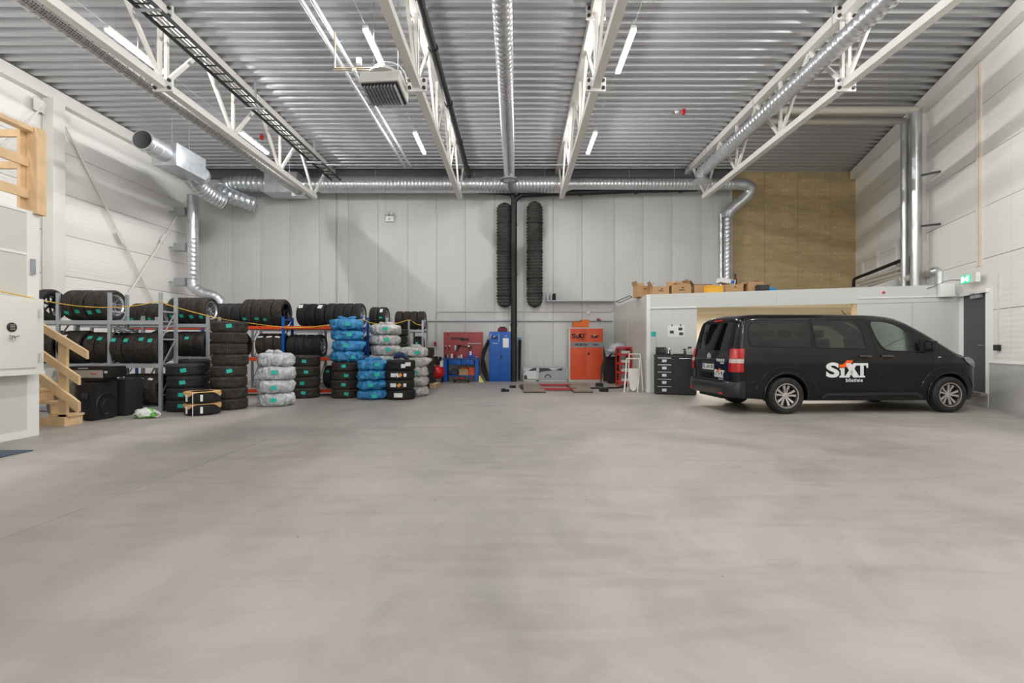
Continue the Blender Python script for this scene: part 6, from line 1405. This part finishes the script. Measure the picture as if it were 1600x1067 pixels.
# seams as thin ribbons
def ribbon(pts, w_, off=.001, side=-1, th=.002):
    mb = MB(); P0 = []; n = len(pts)
    for i, (u, v) in enumerate(pts):
        a = pts[max(i-1, 0)]; b_ = pts[min(i+1, n-1)]; du, dv = b_[0]-a[0], b_[1]-a[1]; L_ = math.hypot(du, dv) or 1; nx_, nz_ = -dv/L_*w_/2, du/L_*w_/2
        P0.append([mb.bm.verts.new(surf(u+s_*nx_, v+s_*nz_, side, o_)) for s_, o_ in ((-1, off), (1, off), (1, off+th), (-1, off+th))])
    for A, B in zip(P0[:-1], P0[1:]):
        for k in range(4): mb.bm.faces.new((A[k], A[(k+1) % 4], B[(k+1) % 4], B[k]))
    mb.bm.faces.new(P0[0]); mb.bm.faces.new(P0[-1][::-1]); return mb
def dense(pts, st=.06):
    o_ = []
    for (a, b_), (c, d_) in zip(pts[:-1], pts[1:]):
        k = max(1, int(math.hypot(c-a, d_-b_)/st)); o_ += [(a+(c-a)*i/k, b_+(d_-b_)*i/k) for i in range(k)]
    return o_+[pts[-1]]
for side in (-1, 1):
    for pts in ([(1.57, .3), (1.57, 1.1), (1.545, 1.79)], [(2.83, .3), (2.83, 1.1), (2.76, 1.45), (2.67, 1.79)], [(1.545, 1.8), (2.67, 1.8)], [(3.84, .32), (3.93, .8), (3.94, 1.14)], [(1.57, .3), (3.84, .3)], [(.2, .62), (.58, .6)], [(.16, 1.25), (.14, 1.8)]):
        vobj('door_seam', ribbon(dense(pts), .011, .0005, side), BLACKM)
    vobj('slide_rail', ribbon(dense([(.58, 1.135), (1.56, 1.12)]), .02, .001, side, .004), BLACKM)
    vobj('slide_rail_cover', ribbon(dense([(.5, 1.21), (1.56, 1.195)]), .006, .001, side, .004), BLACKM)
    vobj('sill_moulding', ribbon(dense([(1.7, .30), (1.82, .37), (3.6, .37), (3.72, .30)]), .05, .002, side, .022), mat('dark_trim', rgb(40, 41, 43), .35))
    vobj('shoulder_crease', ribbon(dense([(1.6, 1.17), (3.9, 1.13), (4.4, 1.08)]), .02, .0005, side, .006), PAINT)
    # wheel arch lips
    for vx in (VXR, VXF):
        pts = []
        for i in range(25):
            a = radians(-12+204*i/24); u = vx+.43*cos(a); v = VR+.43*sin(a)
            if v > .24: pts.append(surf(u, v, side, .004))
        vobj('arch_lip', MB().tube(pts, .02, 8), PAINT)
        pts = []
        for i in range(21):
            a = radians(15+150*i/20); u = vx+.6*cos(a); v = VR+.54*sin(a); pts.append(surf(u, v, side, -.004))
        vobj('arch_flare', MB().tube(pts, .014, 8), PAINT)
    # handles
    for u in (2.46, 2.9):
        vobj('door_handle', MB().prism([(u-.02, 1.075), (u+.22, 1.075), (u+.21, 1.105), (u-.01, 1.105)], .012, .04, lambda a, b_, t, s=side: surf(a, b_, s, t)), mat('handle_satin', rgb(92, 84, 72), .3, .6))
        vobj('handle_recess', MB().prism([(u+.1+.075*cos(t), 1.065+.045*sin(t)) for t in [2*pi*i/14 for i in range(14)]], .0005, .003, lambda a, b_, t, s=side: surf(a, b_, s, t)), BLACKM)
    vobj('side_indicator', MB().prism([(4.04, 1.06), (4.1, 1.06), (4.1, 1.08), (4.04, 1.08)], 0, .01, lambda a, b_, t, s=side: surf(a, b_, s, t)), CHROME)
    # mirror
    mp_ = surf(3.82, 1.28, side, .11)
    mi = vobj('wing_mirror', MB().box((mp_.x+.0, mp_.y, 1.29), (.11, .19, .2), bev=.04), PAINT)
    mg = MB().box((mp_.x-.056, mp_.y, 1.29), (.006, .14, .14)); mg.xf(VM); obj('mirror_glass', mg, CHROME, mi)
    ma = MB().bar(surf(3.8, 1.17, side, -.01), (mp_.x, mp_.y, 1.2), .07, .05); ma.xf(VM); obj('mirror_arm', ma, BLACKP, mi)
    vobj('mirror_base', MB().prism([(3.72, 1.18), (3.97, 1.16), (3.88, 1.32), (3.7, 1.42)], 0, .012, lambda a, b_, t, s=side: surf(a, b_, s, t)), BLACKM)
    # head lamp
    vobj('headlamp', grid_fill([(4.60, 1.07), (4.66, .98), (4.80, .9), (5.0, .86), (5.03, .92), (4.9, 1.0), (4.74, 1.07)], lambda u, v, t, s=side: surf(u, v, s, .004+t), .05, .012), mat('lamp_glass', rgb(150, 152, 154), .12, .5))
    # tail lamp wraps the rear corner
    TL = mat('tail_red', rgb(178, 14, 12), .2, coat=.3); TW = mat('tail_clear', rgb(196, 176, 168), .2, coat=.6)
    def tl(a, z, t, s=side):   # a: 0..1 round the corner
        u = a
        if u < .6: x = .17*(1-u/.6); p = Vector((x+lean(x, z), YC+s*(wid(x)*gz(z)+.004+t), z))
        else: p = Vector((-.006-t+lean(0, z), YC+s*((.86*gz(z))-.09*((u-.6)/.4)), z))
        return p
    for z0, z1, m_ in ((1.045, 1.23, TL), (.96, 1.04, TW), (.79, .955, TL)):
        vobj('tail_lamp', grid_fill([(0, z0), (1, z0), (1, z1), (0, z1)], tl, .1, .014), m_)
# rear details
def rp(u, z, t=0): return Vector((lean(0, z)-.004-t, YC+u, z))      # u: -left(near)..+ far, seen from behind near side is right
def rprism(poly, t0, t1): return MB().prism(poly, t0, t1, lambda u, z, t: rp(u, z, t))
vobj('tailgate_seam', MB().tube([rp(u, z, .002) for u, z in ((-.7, .52), (-.71, .8), (-.71, 1.2), (-.69, 1.78), (.69, 1.78), (.71, 1.2), (.71, .8), (.7, .52))], .006, 6, closed=True), BLACKM)
vobj('tailgate_crease', MB().tube([rp(u, 1.0+.02*cos(u*2), .002) for u in [-.7+.1*i for i in range(15)]], .012, 6), PAINT)
bmp = MB(); prof_b = [(-.0, .30), (-.10, .34), (-.13, .42), (-.13, .54), (-.1, .60), (0.02, .62), (.06, .6), (.06, .3)]
NB = 24; rg = []
for i in range(NB+1):
    u = -1+2*i/NB; cy_ = .945*u; cr_ = 0
    ax_ = max(0, abs(u)-.72)/.28; cx_ = .16*ax_**2.2
    rg.append([bmp.bm.verts.new((px_*(1-.35*ax_)+cx_, YC+math.copysign(min(abs(cy_)*1.02, .972), u), pz_)) for px_, pz_ in prof_b])
for A, B in zip(rg[:-1], rg[1:]):
    for k in range(len(prof_b)): bmp.bm.faces.new((A[k], A[(k+1) % len(prof_b)], B[(k+1) % len(prof_b)], B[k]))
bmp.bm.faces.new(rg[0]); bmp.bm.faces.new(rg[-1][::-1])
vobj('rear_bumper', bmp, mat('bumper_black', rgb(24, 25, 28), .35, coat=.3), smooth=50)
vobj('bumper_step', MB().b6(-.125, -.02, YC-.62, YC+.62, .60, .622, bev=.008), BLACKM)
for s_ in (-1, 1): vobj('bumper_reflector', MB().box((-.128, YC+s_*.66, .38), (.012, .14, .04)), TL)
vobj('tow_panel', MB().b6(-.02, .2, YC-.5, YC+.5, .25, .33, bev=.02), BLACKM)
vobj('high_brake_lamp', MB().box((lean(0, 1.8)-.0, YC, 1.80), (.05, .34, .035), bev=.008), TL)
vobj('roof_antenna', MB().tube([(2.95, YC, 1.9), (2.83, YC, 2.03)], .008, 8), BLACKM)
# plate: normal -x ; text reads from near(-y) ... seen from behind, right = near side(-y) 
Mrear = lambda u, z: Matrix.Translation(rp(u, z, .012)) @ Matrix.Rotation(-pi/2, 4, 'Z') @ Matrix.Rotation(pi/2, 4, 'X')
pcx = .12
vobj('plate_recess', rprism([(pcx-.33, .74), (pcx+.33, .74), (pcx+.3, .98), (pcx-.3, .98)], .0, .006), BLACKP)
pt = vobj('number_plate', rprism([(pcx-.26, .80), (pcx+.26, .80), (pcx+.26, .915), (pcx-.26, .915)], .006, .012), PAPER)
b1 = rprism([(pcx+.26, .80), (pcx+.215, .80), (pcx+.215, .915), (pcx+.26, .915)], .012, .014); b1.xf(VM); obj('plate_band', b1, BLUE, pt)
tm_ = text_mesh('RL 64100', .115, INK, .002, .001); tm_.transform(VM @ Mrear(pcx-.02, .857)); obj('plate_lettering', tm_, INK, pt)
vobj('rear_emblem', MB().lathe([(.05, 0), (.062, 0), (.062, .008), (.05, .008)], 24, Matrix.Translation(rp(.1, 1.075, .004)) @ Matrix.Rotation(-pi/2, 4, 'Y'), closed=True).lathe([(.02, 0), (.028, 0), (.028, .008), (.02, .008)], 20, Matrix.Translation(rp(.1, 1.08, .004)) @ Matrix.Rotation(-pi/2, 4, 'Y') @ Matrix.Diagonal((.9, 1.7, 1, 1)), closed=True), LW)
t_ = text_mesh('PROACE', .075, LW, .002, .002, spacing=1.2); t_.transform(Mrear(-.42, 1.0)); vobj('model_badge', t_, LW)
t_ = text_mesh('VERSO', .04, LW, .001, .002, spacing=1.2); t_.transform(Mrear(-.5, .945)); vobj('trim_badge', t_, LW)
A_, B_ = logo_meshes(LW, ORA, .003); Ml = Mrear(-.18, .66) @ Matrix.Diagonal((.135, .15, 1, 1)); A_.transform(Ml); B_.transform(Ml); vobj('logo_lettering', A_, LW); vobj('logo_swoosh', B_, ORA)
t_ = text_mesh('bilutleie', .055, LW, .001, .002); t_.transform(Mrear(-.45, .625)); vobj('logo_caption', t_, LW)
# side logo (near side)
def side_project(me, x0, z0, sx_, sz_):
    for v in me.vertices:
        u = x0+v.co.x*sx_; z = z0+v.co.y*sz_; v.co = surf(u, z, -1, .005+(.002 if v.co.z > 0 else 0))
    return me
A_, B_ = logo_meshes(LW, ORA, .003); side_project(A_, 1.78, .685, .283, .272); side_project(B_, 1.78, .685, .283, .272)
vobj('logo_lettering', A_, LW); vobj('logo_swoosh', B_, ORA)
t_ = text_mesh('bilutleie', .095, LW, .002, .002, 'LEFT', spacing=1.1); side_project(t_, 2.17, .632, 1, 1); vobj('logo_caption', t_, LW)
# wheels
def van_rim():
    r = .224; h = VW/2; zf = h*.5
    b_ = MB().lathe([(r+.012, h*.86), (r+.012, h*.8), (r-.012, h*.7), (r-.03, 0), (r-.02, -h*.7), (r+.01, -h*.8), (r-.005, -h*.8), (r-.04, -h*.6), (r-.045, 0), (r-.028, h*.66), (r-.002, h*.86)], 40, closed=True).mesh('rim_barrel', mat('rim_dark_grey', rgb(64, 62, 62), .4, .6), 35)
    s_ = MB().lathe([(0, zf-.03), (.052, zf-.03), (.05, zf-.004), (.03, zf), (0, zf)], 20)
    f = lambda u, v, t, a0: Vector((u*cos(a0)-v*sin(a0), u*sin(a0)+v*cos(a0), zf-.01+.035*max(0, u/r-.15)+t))
    for k in range(5):
        a0 = 2*pi*k/5
        for s in (-1, 1):
            s_.prism([(.03, s*.012-.012), (.12, s*.028-.018), (r+.004, s*.064-.028), (r+.004, s*.064+.028), (.12, s*.028+.018), (.03, s*.012+.012)], -.03, 0, lambda u, v, t: f(u, v, t, a0))
    s_.lathe([(r+.013, h*.87), (r+.013, h*.84), (r-.006, h*.84), (r-.006, h*.87)], 40, closed=True)
    return b_, s_.mesh('rim_spokes', mat('rim_machined', rgb(214, 208, 204), .32, .75), 35)
barrel, spokes = van_rim()
for vx, nm in ((VXR, 'rear'), (VXF, 'front')):
    for side in (-1, 1):
        Mw = VM @ Matrix.Translation((vx, (.0+VW/2-.055) if side == -1 else (2*YC-VW/2+.055), VR)) @ Matrix.Rotation(pi/2 if side == -1 else -pi/2, 4, 'X') @ Matrix.Rotation(.25 if vx == VXR else .1, 4, 'Z')
        wtm = tyre_mesh(VR, VW, RUB_S, .222); wh = obj('wheel', wtm, RUB_S, None); wh.matrix_basis = Mw; setpar(wh, van)
        wh.matrix_parent_inverse = Matrix.Translation(van.location).inverted()
        for nm2, me_ in (('rim_barrel', barrel), ('rim_spokes', spokes), ('brake_disc', back_disc(.224))):
            c_ = bpy.data.objects.new(nm2, me_); COL.objects.link(c_); c_.parent = wh
for vx in (VXR, VXF): vobj('axle', MB().tube([(vx, .2, VR), (vx, 2*YC-.2, VR)], .06, 10), BLACKM)
